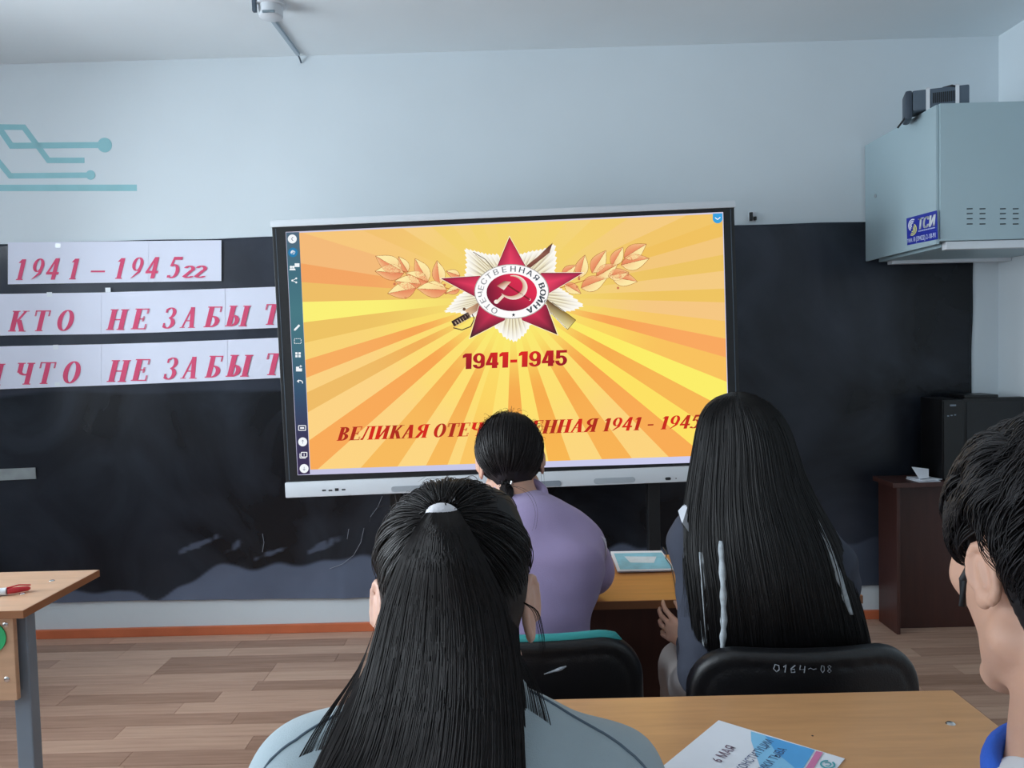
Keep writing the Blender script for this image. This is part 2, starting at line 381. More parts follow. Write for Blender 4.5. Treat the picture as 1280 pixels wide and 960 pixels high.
# ------------------------------------------------------------------ black film over the front wall (the blackboard)
def film_mat():
    m = bpy.data.materials.new('black_film'); m.use_nodes = True; N = m.node_tree.nodes; L = m.node_tree.links; b = N['Principled BSDF']
    tc = N.new('ShaderNodeTexCoord'); n1 = N.new('ShaderNodeTexNoise'); n1.inputs['Scale'].default_value = 1.7; n1.inputs['Detail'].default_value = 7; n1.inputs['Distortion'].default_value = 1.2
    L.new(tc.outputs['Object'], n1.inputs['Vector']); cr = N.new('ShaderNodeValToRGB'); e = cr.color_ramp.elements
    e[0].position = .40; e[0].color = (*lin((14, 17, 23)), 1); e[1].position = .78; e[1].color = (*lin((46, 52, 62)), 1)
    L.new(n1.outputs['Fac'], cr.inputs[0]); L.new(cr.outputs[0], b.inputs['Base Color'])
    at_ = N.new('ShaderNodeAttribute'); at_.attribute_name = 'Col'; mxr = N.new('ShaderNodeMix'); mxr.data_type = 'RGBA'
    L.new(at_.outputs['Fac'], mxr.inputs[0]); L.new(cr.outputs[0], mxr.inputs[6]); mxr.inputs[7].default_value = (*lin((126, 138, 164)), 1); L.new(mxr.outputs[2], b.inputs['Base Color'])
    b.inputs['Roughness'].default_value = .27; b.inputs['Specular IOR Level'].default_value = .32
    n2 = N.new('ShaderNodeTexNoise'); n2.inputs['Scale'].default_value = 5; n2.inputs['Detail'].default_value = 2
    L.new(tc.outputs['Object'], n2.inputs['Vector']); bp = N.new('ShaderNodeBump'); bp.inputs['Strength'].default_value = .25; bp.inputs['Distance'].default_value = .01
    L.new(n2.outputs['Fac'], bp.inputs['Height']); L.new(bp.outputs[0], b.inputs['Normal']); return m
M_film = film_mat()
V = []; F = []; DUST_GLARE = []; nx, nz = 300, 190
for j in range(nz+1):
    t = j/nz
    for i in range(nx+1):
        s = i/nx
        xr = 2.245-.03*(1-t)+.006*noise.noise((3.1, t*9, 0)); x = -3.15+s*(xr+3.15)
        zb = .178+.006*math.sin(x*2.3)+.004*noise.noise((x*6, 2, 0)); zt = 1.972+.004*noise.noise((x*3, 7, 0))-.006*(x+2.5)/4
        z = zb+(zt-zb)*t**1.4
        hgt = .17+.07*noise.noise((x*2.1, .3, 4.4))+.05*noise.noise((x*6.3, .9, 1))+(.04 if x > -.9 else 0)-.10*max(0, min(1, (-1.55-x)*2))
        u = max(0, min(1, (zb+hgt-z)/max(hgt, .02)))                      # the loose lower border swells away from the wall
        y = YF-.006-.014*u**1.25*(hgt/.2)-.004*noise.noise((x*5, z*9, .2))*min(1, u*4)
        y -= .0025*(1+noise.noise((x*1.4, z*1.9, 5)))
        V.append((x, y, z))
        # window glare painted along bottom and left; chalk smears, wiped dust swirls at right
        dn = noise.fractal((x*1.1, z*1.3, 2.2), 1.0, 2.0, 5); dust_glare = 0
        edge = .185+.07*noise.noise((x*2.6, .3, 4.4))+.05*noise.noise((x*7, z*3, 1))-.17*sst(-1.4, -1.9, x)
        dust_glare += .60*sst(.012, -.012, (z-zb)-edge)*(.8+.5*dn)*(1-.85*sst(1.2, 1.9, x))
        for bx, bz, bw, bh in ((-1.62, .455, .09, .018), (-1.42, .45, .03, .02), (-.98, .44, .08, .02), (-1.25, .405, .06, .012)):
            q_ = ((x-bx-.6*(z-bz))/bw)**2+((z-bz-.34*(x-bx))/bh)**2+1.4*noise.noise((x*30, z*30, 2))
            dust_glare = max(dust_glare, .30*sst(1.1, .2, q_))
        if x < -.9: dust_glare = max(dust_glare, (.10+.06*dn)*sst(1.215, 1.235, z+.03*noise.noise((x*2, 0, 8))))
        if x < -.9: dust_glare = max(dust_glare, (.025+.035*dn)*sst(1.2, .9, z)*sst(-1.3, -2.2, x))
        if x > .9: dust_glare = max(dust_glare, .11*max(0, dn+.1)*sst(2.1, 1.5, x), .07*math.exp(-((z-1.80+.25*(x-1.05)**2)/.05)**2)*sst(1.75, 1.1, x))
        if x > .9: dust_glare = max(dust_glare, (.075+.06*dn)*sst(.10, -.10, x-1.62+.45*max(0, 1.25-z)+.12*noise.noise((x, z*1.5, 3)))*sst(.35, .75, z))
        DUST_GLARE.append((max(0, min(1, dust_glare)),)*3)
for j in range(nz):
    for i in range(nx):
        a = j*(nx+1)+i; F.append((a, a+1, a+nx+2, a+nx+1))
film = mesh_obj('blackboard_film', V, np.array(F), M_film, smooth=True, cols=DUST_GLARE)
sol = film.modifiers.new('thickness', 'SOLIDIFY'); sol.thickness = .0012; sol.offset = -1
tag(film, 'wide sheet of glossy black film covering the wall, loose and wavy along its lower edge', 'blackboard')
M_chalk = mat('chalk', (150, 156, 166), .9, .1)
def scratch(pts, r):
    MB().tube([at(*p, Y=YF-.014) for p in pts], r, 5).build('chalk_scratch', M_chalk, film, True)
scratch([(455, 660), (451, 678), (442, 694), (428, 705), (412, 711)], .0011)
scratch([(478, 620), (472, 634), (463, 646)], .0010)
scratch([(328, 667), (330, 678), (328, 690)], .0012)
scratch([(436, 661), (434, 674)], .0012)

# paper label at the left part of the film
o = MB(); pts = [at(-40, 588, Y=YF-.016), at(44, 584.5, Y=YF-.016), at(45, 598.5, Y=YF-.016), at(-40, 602.5, Y=YF-.016)]
o.prism([Vector(p) for p in pts], (0, .003, 0))
tag(o.build('paper_label', mat('grey_paper', (150, 158, 160), .7, .2, var=.12, scale=14)), 'narrow grey paper strip stuck low on the black film', 'label')

# three paper banners, each of taped sheets with slanted red capitals
M_banner = mat('lilac_white_paper', (226, 230, 246), .6, .2, var=.02, scale=3)
M_tape = mat('clear_tape', (236, 242, 250), .2, .6, var=.01)
def c5(p): return (p[0]/3.5556, 100+p[1]/3.5556)
def c6(p): return (p[0]/3.5556, 350+p[1]/3.5556)
def banner(label, conv, top, bot, cuts, letters, base, cap, tapes):
    YP = YF-.017
    def ip(L, x):
        for a, b in zip(L, L[1:]):
            if x <= b[0] or b is L[-1]: return a[1]+(b[1]-a[1])*(x-a[0])/(b[0]-a[0])
    c = at(*conv(((cuts[0]+cuts[-1])/2, bot[0][1])), Y=YP)
    b = thing('paper_banner', label, 'banner', c, 'paper banners on the blackboard')
    for k, (x0, x1) in enumerate(zip(cuts, cuts[1:])):
        yy = YP-(.0012 if k % 2 else 0)
        q = [at(*conv((x, ip(L, x))), Y=yy) for x, L in ((x0-(4 if k else 0), top), (x1, top), (x1, bot), (x0-(4 if k else 0), bot))]
        MB().prism([Vector(p) for p in q], (0, .0006, 0)).build('sheet', M_banner, b)
    for ch, x0, x1 in letters:
        W, q = glyph(ch); y0 = ip(base, x0); s = .24; h = cap*(.55 if ch == 'г' else 1)
        if ch == 'г': h = cap
        wx = ((x1-x0)-cap*s*(.3 if ch in 'г-–' else .8))*(1.12 if ch in '1945г' else 1.0); wx = W*max(.86*cap, min(1.02*cap, wx/W)) if ch not in 'г–' else wx; m = MB()
        for n, f in enumerate([[(a_+dx, b_) for a_, b_ in f_] for f_ in q for dx in (-.022, .022)]):
            m.face([at(*conv((x0+px/W*wx+py*s*h, y0-py*h)), Y=YP-.0025-.00002*n) for px, py in f])
        m.build('letter', M_red, b)
    for x, yv in tapes:
        p = at(*conv((x, yv)), Y=YP-.0022)
        MB().box((p.x-.013, p.y-.0004, p.z-.009), (p.x+.013, p.y, p.z+.013)).build('tape', M_tape, b)
banner('short white paper banner on the blackboard reading 1941 – 1945гг', c5, [(35, 722), (982, 712)], [(38, 908), (987, 893)], [35, 345, 660, 984],
       [('1', 62, 117), ('9', 132, 192), ('4', 198, 264), ('1', 298, 352), ('–', 393, 470), ('1', 503, 554), ('9', 573, 633), ('4', 640, 706), ('5', 740, 803), ('г', 803, 858), ('г', 855, 911)],
       [(60, 889), (900, 879)], 95, [(258, 738)])
banner('long white paper banner reading НИКТО НЕ ЗАБЫТ, hung between the two other banners', c6, [(-330, 66), (0, 62), (480, 55), (800, 45), (1340, 26)], [(-330, 256), (0, 247), (480, 240), (800, 230), (1340, 208)],
       [-330, 40, 450, 700, 1000, 1340],
       [('Н', -215, -110), ('И', -110, 8), ('К', 35, 132), ('Т', 140, 220), ('О', 246, 344), ('Н', 472, 585), ('Е', 582, 678), ('З', 720, 790), ('А', 803, 874), ('Б', 905, 988), ('Ы', 1000, 1132), ('Т', 1165, 1256)],
       [(35, 229), (480, 222), (905, 210), (1240, 196)], 92, [(220, 66), (480, 46)])
banner('lowest of the white paper banners, reading НИЧТО НЕ ЗАБЫТ', c6, [(-330, 306), (0, 295), (480, 285), (800, 275), (1340, 252)], [(-330, 500), (0, 485), (300, 475), (800, 455), (1340, 431)],
       [-330, 60, 450, 705, 1010, 1340],
       [('Н', -180, -70), ('И', -85, 22), ('Ч', 60, 150), ('Т', 160, 244), ('О', 271, 370), ('Н', 475, 586), ('Е', 582, 678), ('З', 725, 797), ('А', 806, 882), ('Б', 910, 992), ('Ы', 1003, 1136), ('Т', 1170, 1262)],
       [(60, 465), (480, 453), (905, 434), (1240, 420)], 97, [(248, 300), (255, 466)])

# ------------------------------------------------------------------ teal circuit drawing on the wall
M_teal = mat('teal_vinyl', (146, 198, 206), .5, .3, var=.05)
d0 = at(60, 200, Y=YF-.002)
dec = thing('wall_decal', 'pale teal circuit line drawing on the upper wall above the paper banners', 'decal', d0)
def trace(pts, wpx):
    Pw = [at(*c5(p), Y=YF-.0012) for p in pts]; hw = wpx/3.5556*.00395/2; m = MB()
    L = []; Rr = []
    for i, p in enumerate(Pw):
        d1 = (Pw[i]-Pw[i-1]).normalized() if i else (Pw[1]-Pw[0]).normalized(); d2 = (Pw[i+1]-Pw[i]).normalized() if i < len(Pw)-1 else d1
        n = Vector((-(d1.z+d2.z), 0, d1.x+d2.x)).normalized(); k = hw/max(.5, n.dot(Vector((-d1.z, 0, d1.x))))
        L.append(p+n*k); Rr.append(p-n*k)
    m.prism(L+Rr[::-1], (0, .0011, 0)); return m.build('trace', M_teal, dec)
def node(x, y, r):
    p = at(*c5((x, y)), Y=YF-.0016); rr = r/3.5556*.00395
    MB().prism([p+Vector((rr*math.cos(a), 0, rr*math.sin(a))) for a in [2*PI*i/28 for i in range(28)]], (0, .0014, 0)).build('node', M_teal, dec)
trace([(-420, 204), (105, 210), (215, 357), (375, 357)], 24)
trace([(-180, 40), (-20, 190), (50, 292), (440, 289)], 26); node(465, 289, 32)
trace([(-160, 190), (-40, 322), (45, 426), (390, 423)], 24); node(402, 422, 21)
trace([(-420, 480), (608, 479)], 28)

# ------------------------------------------------------------------ socket remains on the wall right of the screen
p = at(940, 271, Y=YF); t = thing('wall_socket', 'small broken wall socket with black and white pieces, right of the screen', 'socket', p)
MB().box((p.x-.018, YF-.012, p.z-.024), (p.x+.018, YF, p.z+.024), bev=.003).build('back_plate', M_white, t)
MB().box((p.x-.017, YF-.03, p.z-.022), (p.x-.004, YF-.01, p.z+.018), bev=.002).build('contact_block', M_slot, t)
MB().box((p.x+.004, YF-.024, p.z-.020), (p.x+.016, YF-.01, p.z-.002), bev=.002).build('contact_block', M_slot, t)

# ------------------------------------------------------------------ ceiling box and conduit
p = at(338, 4, Z=H)
t = thing('ceiling_junction_box', 'white round junction box on the ceiling with a small dark clip', 'junction box', (p.x, p.y, H))
MB().tube([(p.x, p.y, H), (p.x, p.y, H-.012), (p.x, p.y, H-.014), (p.x, p.y, H-.055), (p.x, p.y, H-.060)], [.062, .062, .050, .048, .042], 32).build('housing', M_white, t, True)
MB().box((p.x-.062, p.y-.05, H-.05), (p.x-.046, p.y-.03, H), bev=.003).build('clip', M_psu, t)
MB().box((p.x-.02, p.y-.053, H-.058), (p.x+.03, p.y-.045, H-.048), bev=.002).build('clip', mat('mid_grey_plastic', (120, 136, 146)), t)
a = at(334, 14, Z=H); b = at(373, 73, Z=H)
t = thing('cable_conduit', 'slim white cable conduit along the ceiling ending at the front wall', 'conduit', (a.x, a.y, H))
MB().box((a.x-.009, a.y, H-.014), (a.x+.009, YF-.04, H), bev=.002).build('trunking', mat('greyish_white_plastic', (168, 184, 196)), t)
MB().tube([(a.x, YF-.05, H-.008), (a.x+.002, YF-.02, H-.02), (a.x+.004, YF-.004, H-.035)], .004, 8).build('cable_end', M_psu, t, True)

# ================================================================== INTERACTIVE PANEL on its stand
PC = Vector((-.034, 3.40, 1.386)); PA = math.radians(.9); PW, PH = .975, .585
EX = Vector((math.cos(PA), 0, math.sin(PA))); EZ = Vector((-math.sin(PA), 0, math.cos(PA))); RP = Matrix.Rotation(-PA, 3, 'Y')
panel = thing('interactive_display', 'large interactive display on a black stand showing an orange victory slide', 'display', (PC.x, 3.60, 0))
def pbox(mb, x0, x1, z0, z1, y0, y1, bev=0):
    return mb.box((PC.x+x0, y0, PC.z+z0), (PC.x+x1, y1, PC.z+z1), RP, PC, bev)
pbox(MB(), -PW+.004, PW-.004, -PH+.004, PH-.004, 3.412, 3.478, .008).build('rear_housing', M_dark, panel, True)
pbox(MB(), -PW, PW, -PH+.060, PH-.022, 3.3995, 3.425, .002).build('bezel', M_dark, panel)
pbox(MB(), -PW-.004, PW+.004, PH-.024, PH+.004, 3.392, 3.47, .003).build('top_bar', M_white, panel, True)
bar = pbox(MB(), -PW-.002, PW+.002, -PH-.004, -PH+.062, 3.384, 3.47, .006).build('bottom_bar', M_white, panel, True)
for sx in (PW-.017, -PW+.0145): pbox(MB(), sx, sx+.0025, -PH+.07, PH-.03, 3.3985, 3.401).build('bezel_groove', M_psu, panel)
def onbar(px, py, hw, hh, m, name, d=.002, round_=True):
    c = at(px, py, Y=3.384); n = 24; pts = []
    for i in range(n):
        a = 2*PI*i/n; cx, cz = math.cos(a), math.sin(a)
        x = math.copysign(hw-hh, cx)+hh*cx if round_ and hw > hh else hw*math.copysign(abs(cx)**.2, cx); z = hh*(cz if round_ else math.copysign(abs(cz)**.2, cz))
        pts.append(c+EX*x+EZ*z+Vector((0, -d, 0)))
    MB().prism(pts, (0, d+.004, 0)).build(name, m, bar)
M_grille = mat('light_grey_grille', (176, 184, 192), .6, bump=.8, bscale=900)
for px, py in ((405, 613), (413, 613), (421, 612), (429.5, 612)): onbar(px, py, .008, .0032 if px != 421 else .006, M_slot, 'port', .001, False)
onbar(513, 610.5, .082, .012, M_grille, 'speaker_grille'); onbar(768, 600.5, .088, .012, M_grille, 'speaker_grille')
onbar(687, 604.5, .050, .012, mat('mid_grey_grille', (128, 136, 146), .6), 'infrared_window')
onbar(835, 598.3, .012, .006, M_slot, 'sensor'); onbar(845, 598, .002, .002, M_slot, 'indicator')
for sx in (-.546, .587):
    MB().box((sx-.026, 3.482, .075), (sx+.026, 3.54, 1.55), bev=.004).build('stand_column', M_dark, panel)
    MB().box((sx-.024, 3.26, .055), (sx+.024, 3.86, .095), bev=.006).build('stand_foot', M_dark, panel)
    for yy in (3.30, 3.82):
        MB().cyl((sx-.012, yy, .030), (sx+.012, yy, .030), .030, 18).build('caster', M_slot, panel, True)
MB().box((-.546, 3.492, .36), (.587, 3.528, .40), bev=.004).build('stand_crossbar', M_dark, panel)
MB().box((-.546, 3.492, 1.20), (.587, 3.528, 1.26), bev=.004).build('stand_crossbar', M_dark, panel)

# --- what the screen shows (flat, gives off light) ---
class PX:
    def __init__(s, layer): s.V = []; s.F = []; s.C = []; s.y = 3.3985-layer*.0004
    def poly(s, pts, c, cv=None):
        b = len(s.V); s.V += [at(p[0], p[1], Y=s.y) for p in pts]; s.F.append(tuple(range(b, b+len(pts))))
        cols = c if isinstance(c, list) else [c]*len(pts); s.C += [lin(k) for k in cols]; return s
    def circle(s, x, y, rx, ry, c, n=32): return s.poly([(x+rx*math.cos(2*PI*i/n), y+ry*math.sin(2*PI*i/n)) for i in range(n)], c)
    def line(s, a, b, wd, c):
        dx, dy = b[0]-a[0], b[1]-a[1]; l = math.hypot(dx, dy)+1e-9; nx_, ny_ = -dy/l*wd/2, dx/l*wd/2
        return s.poly([(a[0]+nx_, a[1]+ny_), (b[0]+nx_, b[1]+ny_), (b[0]-nx_, b[1]-ny_), (a[0]-nx_, a[1]-ny_)], c)
    def path(s, pts, wd, c):
        for a, b in zip(pts, pts[1:]): s.line(a, b, wd, c)
        return s
    def start(s): s.V = []; s.F = []; s.C = []
    def build(s, name, parent): return mesh_obj(name, s.V, s.F, M_px, parent, cols=s.C)
def mixc(a, b, t): return tuple(a[i]+(b[i]-a[i])*t for i in range(3))
base = PX(0); base.poly([(357, 290), (904, 265), (912, 577), (372, 594)], [(208, 204, 226), (208, 204, 226), (204, 206, 240), (196, 196, 226)])
disp = base.build('screen', panel)
QUAD = [(374, 291), (903, 267), (911, 568.5), (388, 587)]; CX, CY = 640, 371
RAYS = [(-20, (238, 186, 96)), (-16, (236, 182, 78)), (-11.3, (240, 190, 118)), (-7, (232, 186, 84)), (-2.2, (242, 196, 128)), (1.5, (234, 186, 80)), (6.5, (244, 190, 128)),
        (11.1, (247, 190, 90)), (15.8, (249, 146, 78)), (21.6, (249, 182, 76)), (27.6, (253, 247, 92)), (33.5, (246, 166, 62)), (39.5, (255, 228, 84)),
        (45.6, (248, 150, 62)), (53.4, (253, 208, 122)), (61, (247, 160, 62)), (70.3, (253, 212, 122)), (77.5, (247, 166, 58)), (85, (254, 220, 110)), (92, (246, 160, 62)),
        (99.5, (254, 222, 122)), (107.4, (250, 186, 84)), (111, (253, 212, 120)), (117, (246, 170, 70)), (124, (254, 212, 128)), (131.5, (246, 172, 74)), (138.4, (254, 208, 128)), (144.7, (248, 148, 68)),
        (150.5, (254, 208, 132)), (155, (234, 174, 88)), (158.5, (252, 206, 128)), (163, (246, 152, 78)), (167.5, (248, 208, 112)), (173, (232, 184, 84)),
        (178.6, (252, 251, 112)), (184, (234, 178, 88)), (189, (241, 142, 84)), (197, (242, 172, 116)), (204, (246, 190, 120)), (212, (240, 184, 104)),
        (221, (246, 200, 136)), (230, (240, 200, 104)), (239, (246, 204, 136)), (248, (242, 206, 98)), (257, (245, 206, 128)), (266, (243, 212, 104)), (276, (243, 212, 120)),
        (286, (246, 218, 112)), (296, (243, 212, 124)), (306, (246, 212, 106)), (316, (243, 206, 128)), (326, (242, 200, 100)), (335, (243, 196, 126)), (340, (238, 188, 92))]
def hit_quad(a):
    dx, dy = math.cos(a), math.sin(a); best = 1e9
    for p, q in zip(QUAD, QUAD[1:]+QUAD[:1]):
        ex, ey = q[0]-p[0], q[1]-p[1]; den = dx*ey-dy*ex
        if abs(den) < 1e-9: continue
        t = ((p[0]-CX)*ey-(p[1]-CY)*ex)/den; u = ((p[0]-CX)*dy-(p[1]-CY)*dx)/den
        if t > 0 and -1e-6 <= u <= 1+1e-6: best = min(best, t)
    return best
corn = [math.degrees(math.atan2(q[1]-CY, q[0]-CX)) % 360 for q in QUAD]
def ray_colour(c, ang, r):
    low = sst(-.15, .5, math.sin(math.radians(ang))); inner = mixc((243, 212, 112), (250, 234, 112), low)
    c = mixc(c, (249, 218, 136), .32); k = mixc(inner, c, sst(40, 190, r))
    if low > .5: k = mixc(k, mixc(c, (244, 140, 62), .5) if c[1] < 190 else mixc(c, (255, 232, 96), .5), .7*math.exp(-((r-125)/45)**2)); 
    return k
bg = PX(1); a0 = -20
for a1, c in RAYS[1:]+[(340.01, RAYS[-1][1])]:
    brk = [a0]+sorted(k-o for k in corn for o in (0, 360) if a0 < k-o < a1)+[a1]
    for b0, b1 in zip(brk, brk[1:]):
        if b1-b0 < 1e-4: continue
        h0, h1 = hit_quad(math.radians(b0)), hit_quad(math.radians(b1)); n = 16
        for i in range(n):
            f0, f1 = i/n, (i+1)/n; pts = []; cs = []
            for bb, hh, ff in ((b0, h0, f0), (b0, h0, f1), (b1, h1, f1), (b1, h1, f0)):
                pts.append((CX+math.cos(math.radians(bb))*hh*ff, CY+math.sin(math.radians(bb))*hh*ff)); cs.append(ray_colour(c, (b0+b1)/2, hh*ff))
            bg.poly(pts if i else pts[:3], cs if i else cs[:3])
    a0 = a1
bg.build('slide_rays', disp)

def m6(p): return (540+p[0]/6.4, 280+p[1]/6.4)
def leaf_set(L, conv, name):
    q = PX(3); rg = random.Random(3)
    for (bx, by), (tx, ty) in L:
        b = conv((bx, by)); t = conv((tx, ty)); dx, dy = t[0]-b[0], t[1]-b[1]; n = 9; up = []; dn = []; mid = []
        for i in range(n):
            u = i/(n-1); wd = .28*math.sin(PI*u**.8)*math.hypot(dx, dy)/math.hypot(dx, dy)
            mid.append((b[0]+dx*u, b[1]+dy*u)); up.append((b[0]+dx*u-dy*wd, b[1]+dy*u+dx*wd)); dn.append((b[0]+dx*u+dy*wd, b[1]+dy*u-dx*wd))
        l1, l2 = (254, 234, 168), (238, 150, 104)
        for i in range(n-1):
            q.poly([mid[i], mid[i+1], up[i+1], up[i]], [mixc(l2, l1, min(1, .45+i/n)), mixc(l2, l1, min(1, .55+i/n)), l1, l1])
            q.poly([mid[i], mid[i+1], dn[i+1], dn[i]], [mixc(l2, (206, 92, 70), .35*(1-i/n)), mixc(l2, (206, 92, 70), .3*(1-i/n)), mixc(l2, l1, .15+.6*i/n), mixc(l2, l1, .1+.6*i/n)])
        q.path([(p[0], p[1]) for p in mid], .6, (150, 78, 42)); q.path(up, .6, (170, 104, 54)); q.path(dn, .6, (170, 104, 54))
    return q
def r2(p): return (640+p[0]/4, 250+p[1]/4)
def l8(p): return (450+p[0]/8, 280+p[1]/8)
q = leaf_set([((250, 375), (322, 325)), ((262, 420), (345, 468)), ((335, 390), (365, 275)), ((345, 440), (475, 390)), ((400, 365), (470, 252)), ((420, 385), (528, 322)), ((500, 330), (555, 235)),
              ((480, 380), (585, 362)), ((500, 385), (627, 408)), ((545, 325), (686, 292)), ((560, 290), (672, 220))], r2, 'laurel')
q.path([r2((240, 440)), r2((400, 390)), r2((540, 315)), r2((600, 270))], .9, (190, 110, 60))
for p in ((335, 395), (325, 435), (530, 440), (580, 375)): q.circle(*r2(p), 1.6, 1.6, (204, 122, 84), 12)
q.build('laurel_branch', disp)
q = leaf_set([((1000, 520), (860, 470)), ((1000, 640), (860, 690)), ((800, 600), (770, 365)), ((870, 660), (570, 645)), ((680, 575), (550, 345)), ((680, 580), (455, 490)), ((480, 480), (385, 325)),
              ((610, 600), (345, 570)), ((560, 640), (275, 695)), ((440, 490), (150, 472)), ((420, 470), (155, 320))], l8, 'laurel')
q.path([l8((960, 670)), l8((700, 590)), l8((440, 480)), l8((300, 400))], .9, (190, 110, 60))
for p in ((845, 610), (858, 690), (455, 735), (345, 600)): q.circle(*l8(p), 1.7, 1.7, (204, 122, 84), 12)
q.build('laurel_branch', disp)

q = PX(5)
LOBES = [[(255, 425), (268, 300), (255, 188), (350, 212), (440, 236), (530, 236)], [(695, 240), (790, 212), (890, 196), (990, 152), (1003, 290), (985, 405)],
         [(1030, 510), (1110, 560), (1228, 655), (1130, 700), (1020, 705), (945, 730)], [(805, 790), (745, 890), (665, 952), (585, 920), (490, 820)],
         [(330, 750), (210, 715), (85, 708), (140, 645), (200, 570), (290, 520)]]
c0 = (640, 545)
for Lb in LOBES:
    pts = []
    for a, b in zip(Lb, Lb[1:]):
        for i in range(6): pts.append((a[0]+(b[0]-a[0])*i/6, a[1]+(b[1]-a[1])*i/6))
    pts.append(Lb[-1])
    for i, (a, b) in enumerate(zip(pts, pts[1:])):
        za = 1.0 if i % 2 else .955; zb = .955 if i % 2 else 1.0
        A = (c0[0]+(a[0]-c0[0])*za, c0[1]+(a[1]-c0[1])*za); B = (c0[0]+(b[0]-c0[0])*zb, c0[1]+(b[1]-c0[1])*zb)
        cin = (124, 98, 52) if i % 3 == 1 else (236, 226, 186) if i % 3 else (206, 188, 128)
        mA = mixc2 = ((A[0]*.72+c0[0]*.28), (A[1]*.72+c0[1]*.28)); mB = ((B[0]*.72+c0[0]*.28), (B[1]*.72+c0[1]*.28))
        q.poly([m6(c0), m6(mA), m6(mB)], [cin, mixc(cin, (254, 250, 236), .62), mixc(cin, (254, 250, 236), .62)])
        q.poly([m6(mA), m6(A), m6(B), m6(mB)], [mixc(cin, (254, 250, 236), .62), (255, 253, 248), (255, 253, 248), mixc(cin, (254, 250, 236), .62)])
q.build('sunburst', disp)
q = PX(7)
q.poly([m6((965, 150)), m6((940, 230)), m6((800, 340)), m6((740, 380)), m6((760, 330)), m6((860, 250)), m6((930, 180))], [(96, 56, 52), (130, 84, 74), (120, 70, 60), (110, 64, 56), (120, 70, 60), (150, 100, 84), (90, 60, 56)])
q.build('sabre_blade', disp); q.start(); q.path([m6((330, 225)), m6((430, 285)), m6((490, 355))], .8, (80, 66, 52)); q.path([m6((345, 245)), m6((420, 312)), m6((490, 358))], .7, (180, 160, 120))
q.build('bayonet', disp); q.start(); q.poly([m6((905, 590)), m6((970, 640)), m6((1150, 768)), m6((1080, 845)), m6((930, 700))], [(110, 70, 50), (90, 60, 40), (170, 140, 70), (244, 232, 170), (200, 180, 130)])
q.line(m6((905, 660)), m6((1070, 830)), 1.5, (250, 244, 236)); q.path([m6((905, 660)), m6((1085, 845)), m6((1150, 768)), m6((960, 625))], .6, (70, 52, 44))
q.build('rifle_butt', disp); q.start(); q.poly([m6((260, 690)), m6((370, 630)), m6((385, 680)), m6((300, 735))], [(226, 190, 150), (170, 120, 90), (150, 110, 90), (230, 200, 170)])
q.line(m6((165, 800)), m6((300, 725)), 7.5, (60, 46, 46))
for i in range(6): q.line(m6((180+i*20, 780-i*12)), m6((205+i*20, 815-i*12)), 1.3, (214, 190, 160))
q.path([m6((170, 830)), m6((240, 848)), m6((310, 820)), m6((340, 760)), m6((320, 720))], 1.3, (84, 66, 56)); q.circle(*m6((258, 682)), 2, 2, (110, 80, 60), 12)
q.build('sabre_hilt', disp)
q = PX(9)
ARMS = [((620, 108), (518, 350), (748, 340), (176, 40, 74), (240, 72, 106)), ((1202, 392), (876, 392), (936, 552), (150, 36, 70), (240, 72, 106)),
        ((1000, 882), (912, 645), (722, 768), (46, 38, 42), (214, 54, 88)), ((305, 910), (582, 768), (380, 655), (44, 40, 46), (214, 54, 88)), ((76, 437), (345, 580), (384, 416), (140, 34, 66), (236, 66, 100))]
for t_, b1, b2, ct_, cb in ARMS:
    mid_ = ((b1[0]+b2[0])/2, (b1[1]+b2[1])/2); half = ((t_[0]+mid_[0])/2, (t_[1]+mid_[1])/2); cm = mixc(ct_, cb, .72)
    for bb, dk in ((b1, .30), (b2, .12)):
        hb = ((t_[0]+bb[0])/2, (t_[1]+bb[1])/2); ed_ = mixc(cb, (60, 20, 32), dk+.12)
        q.poly([m6(t_), m6(hb), m6(half)], [ct_, mixc(ct_, ed_, .6), cm]); q.poly([m6(hb), m6(bb), m6(mid_), m6(half)], [mixc(ct_, ed_, .6), ed_, cb, cm])
        q.poly([m6(bb), m6(c0), m6(mid_)], [ed_, cb, cb])
        q.line(m6(t_), m6(bb), .55, (84, 32, 44))
    for bb in (b1, b2):
        o_ = lambda p: m6((mid_[0]+(p[0]-mid_[0])*1.05, mid_[1]+(p[1]-mid_[1])*1.05)); q.line(o_(t_), o_(bb), .5, (255, 240, 226))
q.build('red_star', disp)
q = PX(11); q.circle(*m6((637, 540)), 299/6.4, 219/6.4, (172, 166, 160), 48); q.build('ring_rim', disp)
q = PX(12); q.circle(*m6((637, 540)), 292/6.4, 213/6.4, (255, 254, 254), 48); q.build('white_ring', disp)
q = PX(13)
for i in range(40):
    a, b = 2*PI*i/40, 2*PI*(i+1)/40; cc = lambda x: mixc((226, 50, 84), (118, 34, 56), max(0, min(1, .5-.75*math.cos(x+.7))))
    q.poly([m6((638, 547)), m6((638+202*math.cos(a), 547+150*math.sin(a))), m6((638+202*math.cos(b), 547+150*math.sin(b)))], [(196, 44, 76), cc(a), cc(b)])
q.build('red_disc', disp)
q = PX(14); n = 22; G1, G2 = (250, 240, 226), (206, 160, 130)
for i in range(n):
    def sp(u):
        a = math.radians(-103+252*u); wd = 34*math.sin(PI*min(1, u*.93+.05))**.8
        return (m6((652+112*math.cos(a), 507+98*math.sin(a))), m6((652-wd*.15+(112-wd)*math.cos(a), 507-wd*.2+(98-wd)*math.sin(a))))
    A, B = sp(i/n), sp((i+1)/n); q.poly([A[0], B[0], B[1], A[1]], [G1, G1, G2, G2])
q.line(m6((570, 575)), m6((520, 625)), 3.6, (240, 220, 200)); q.circle(*m6((515, 622)), 3, 2.6, (250, 240, 230), 14)
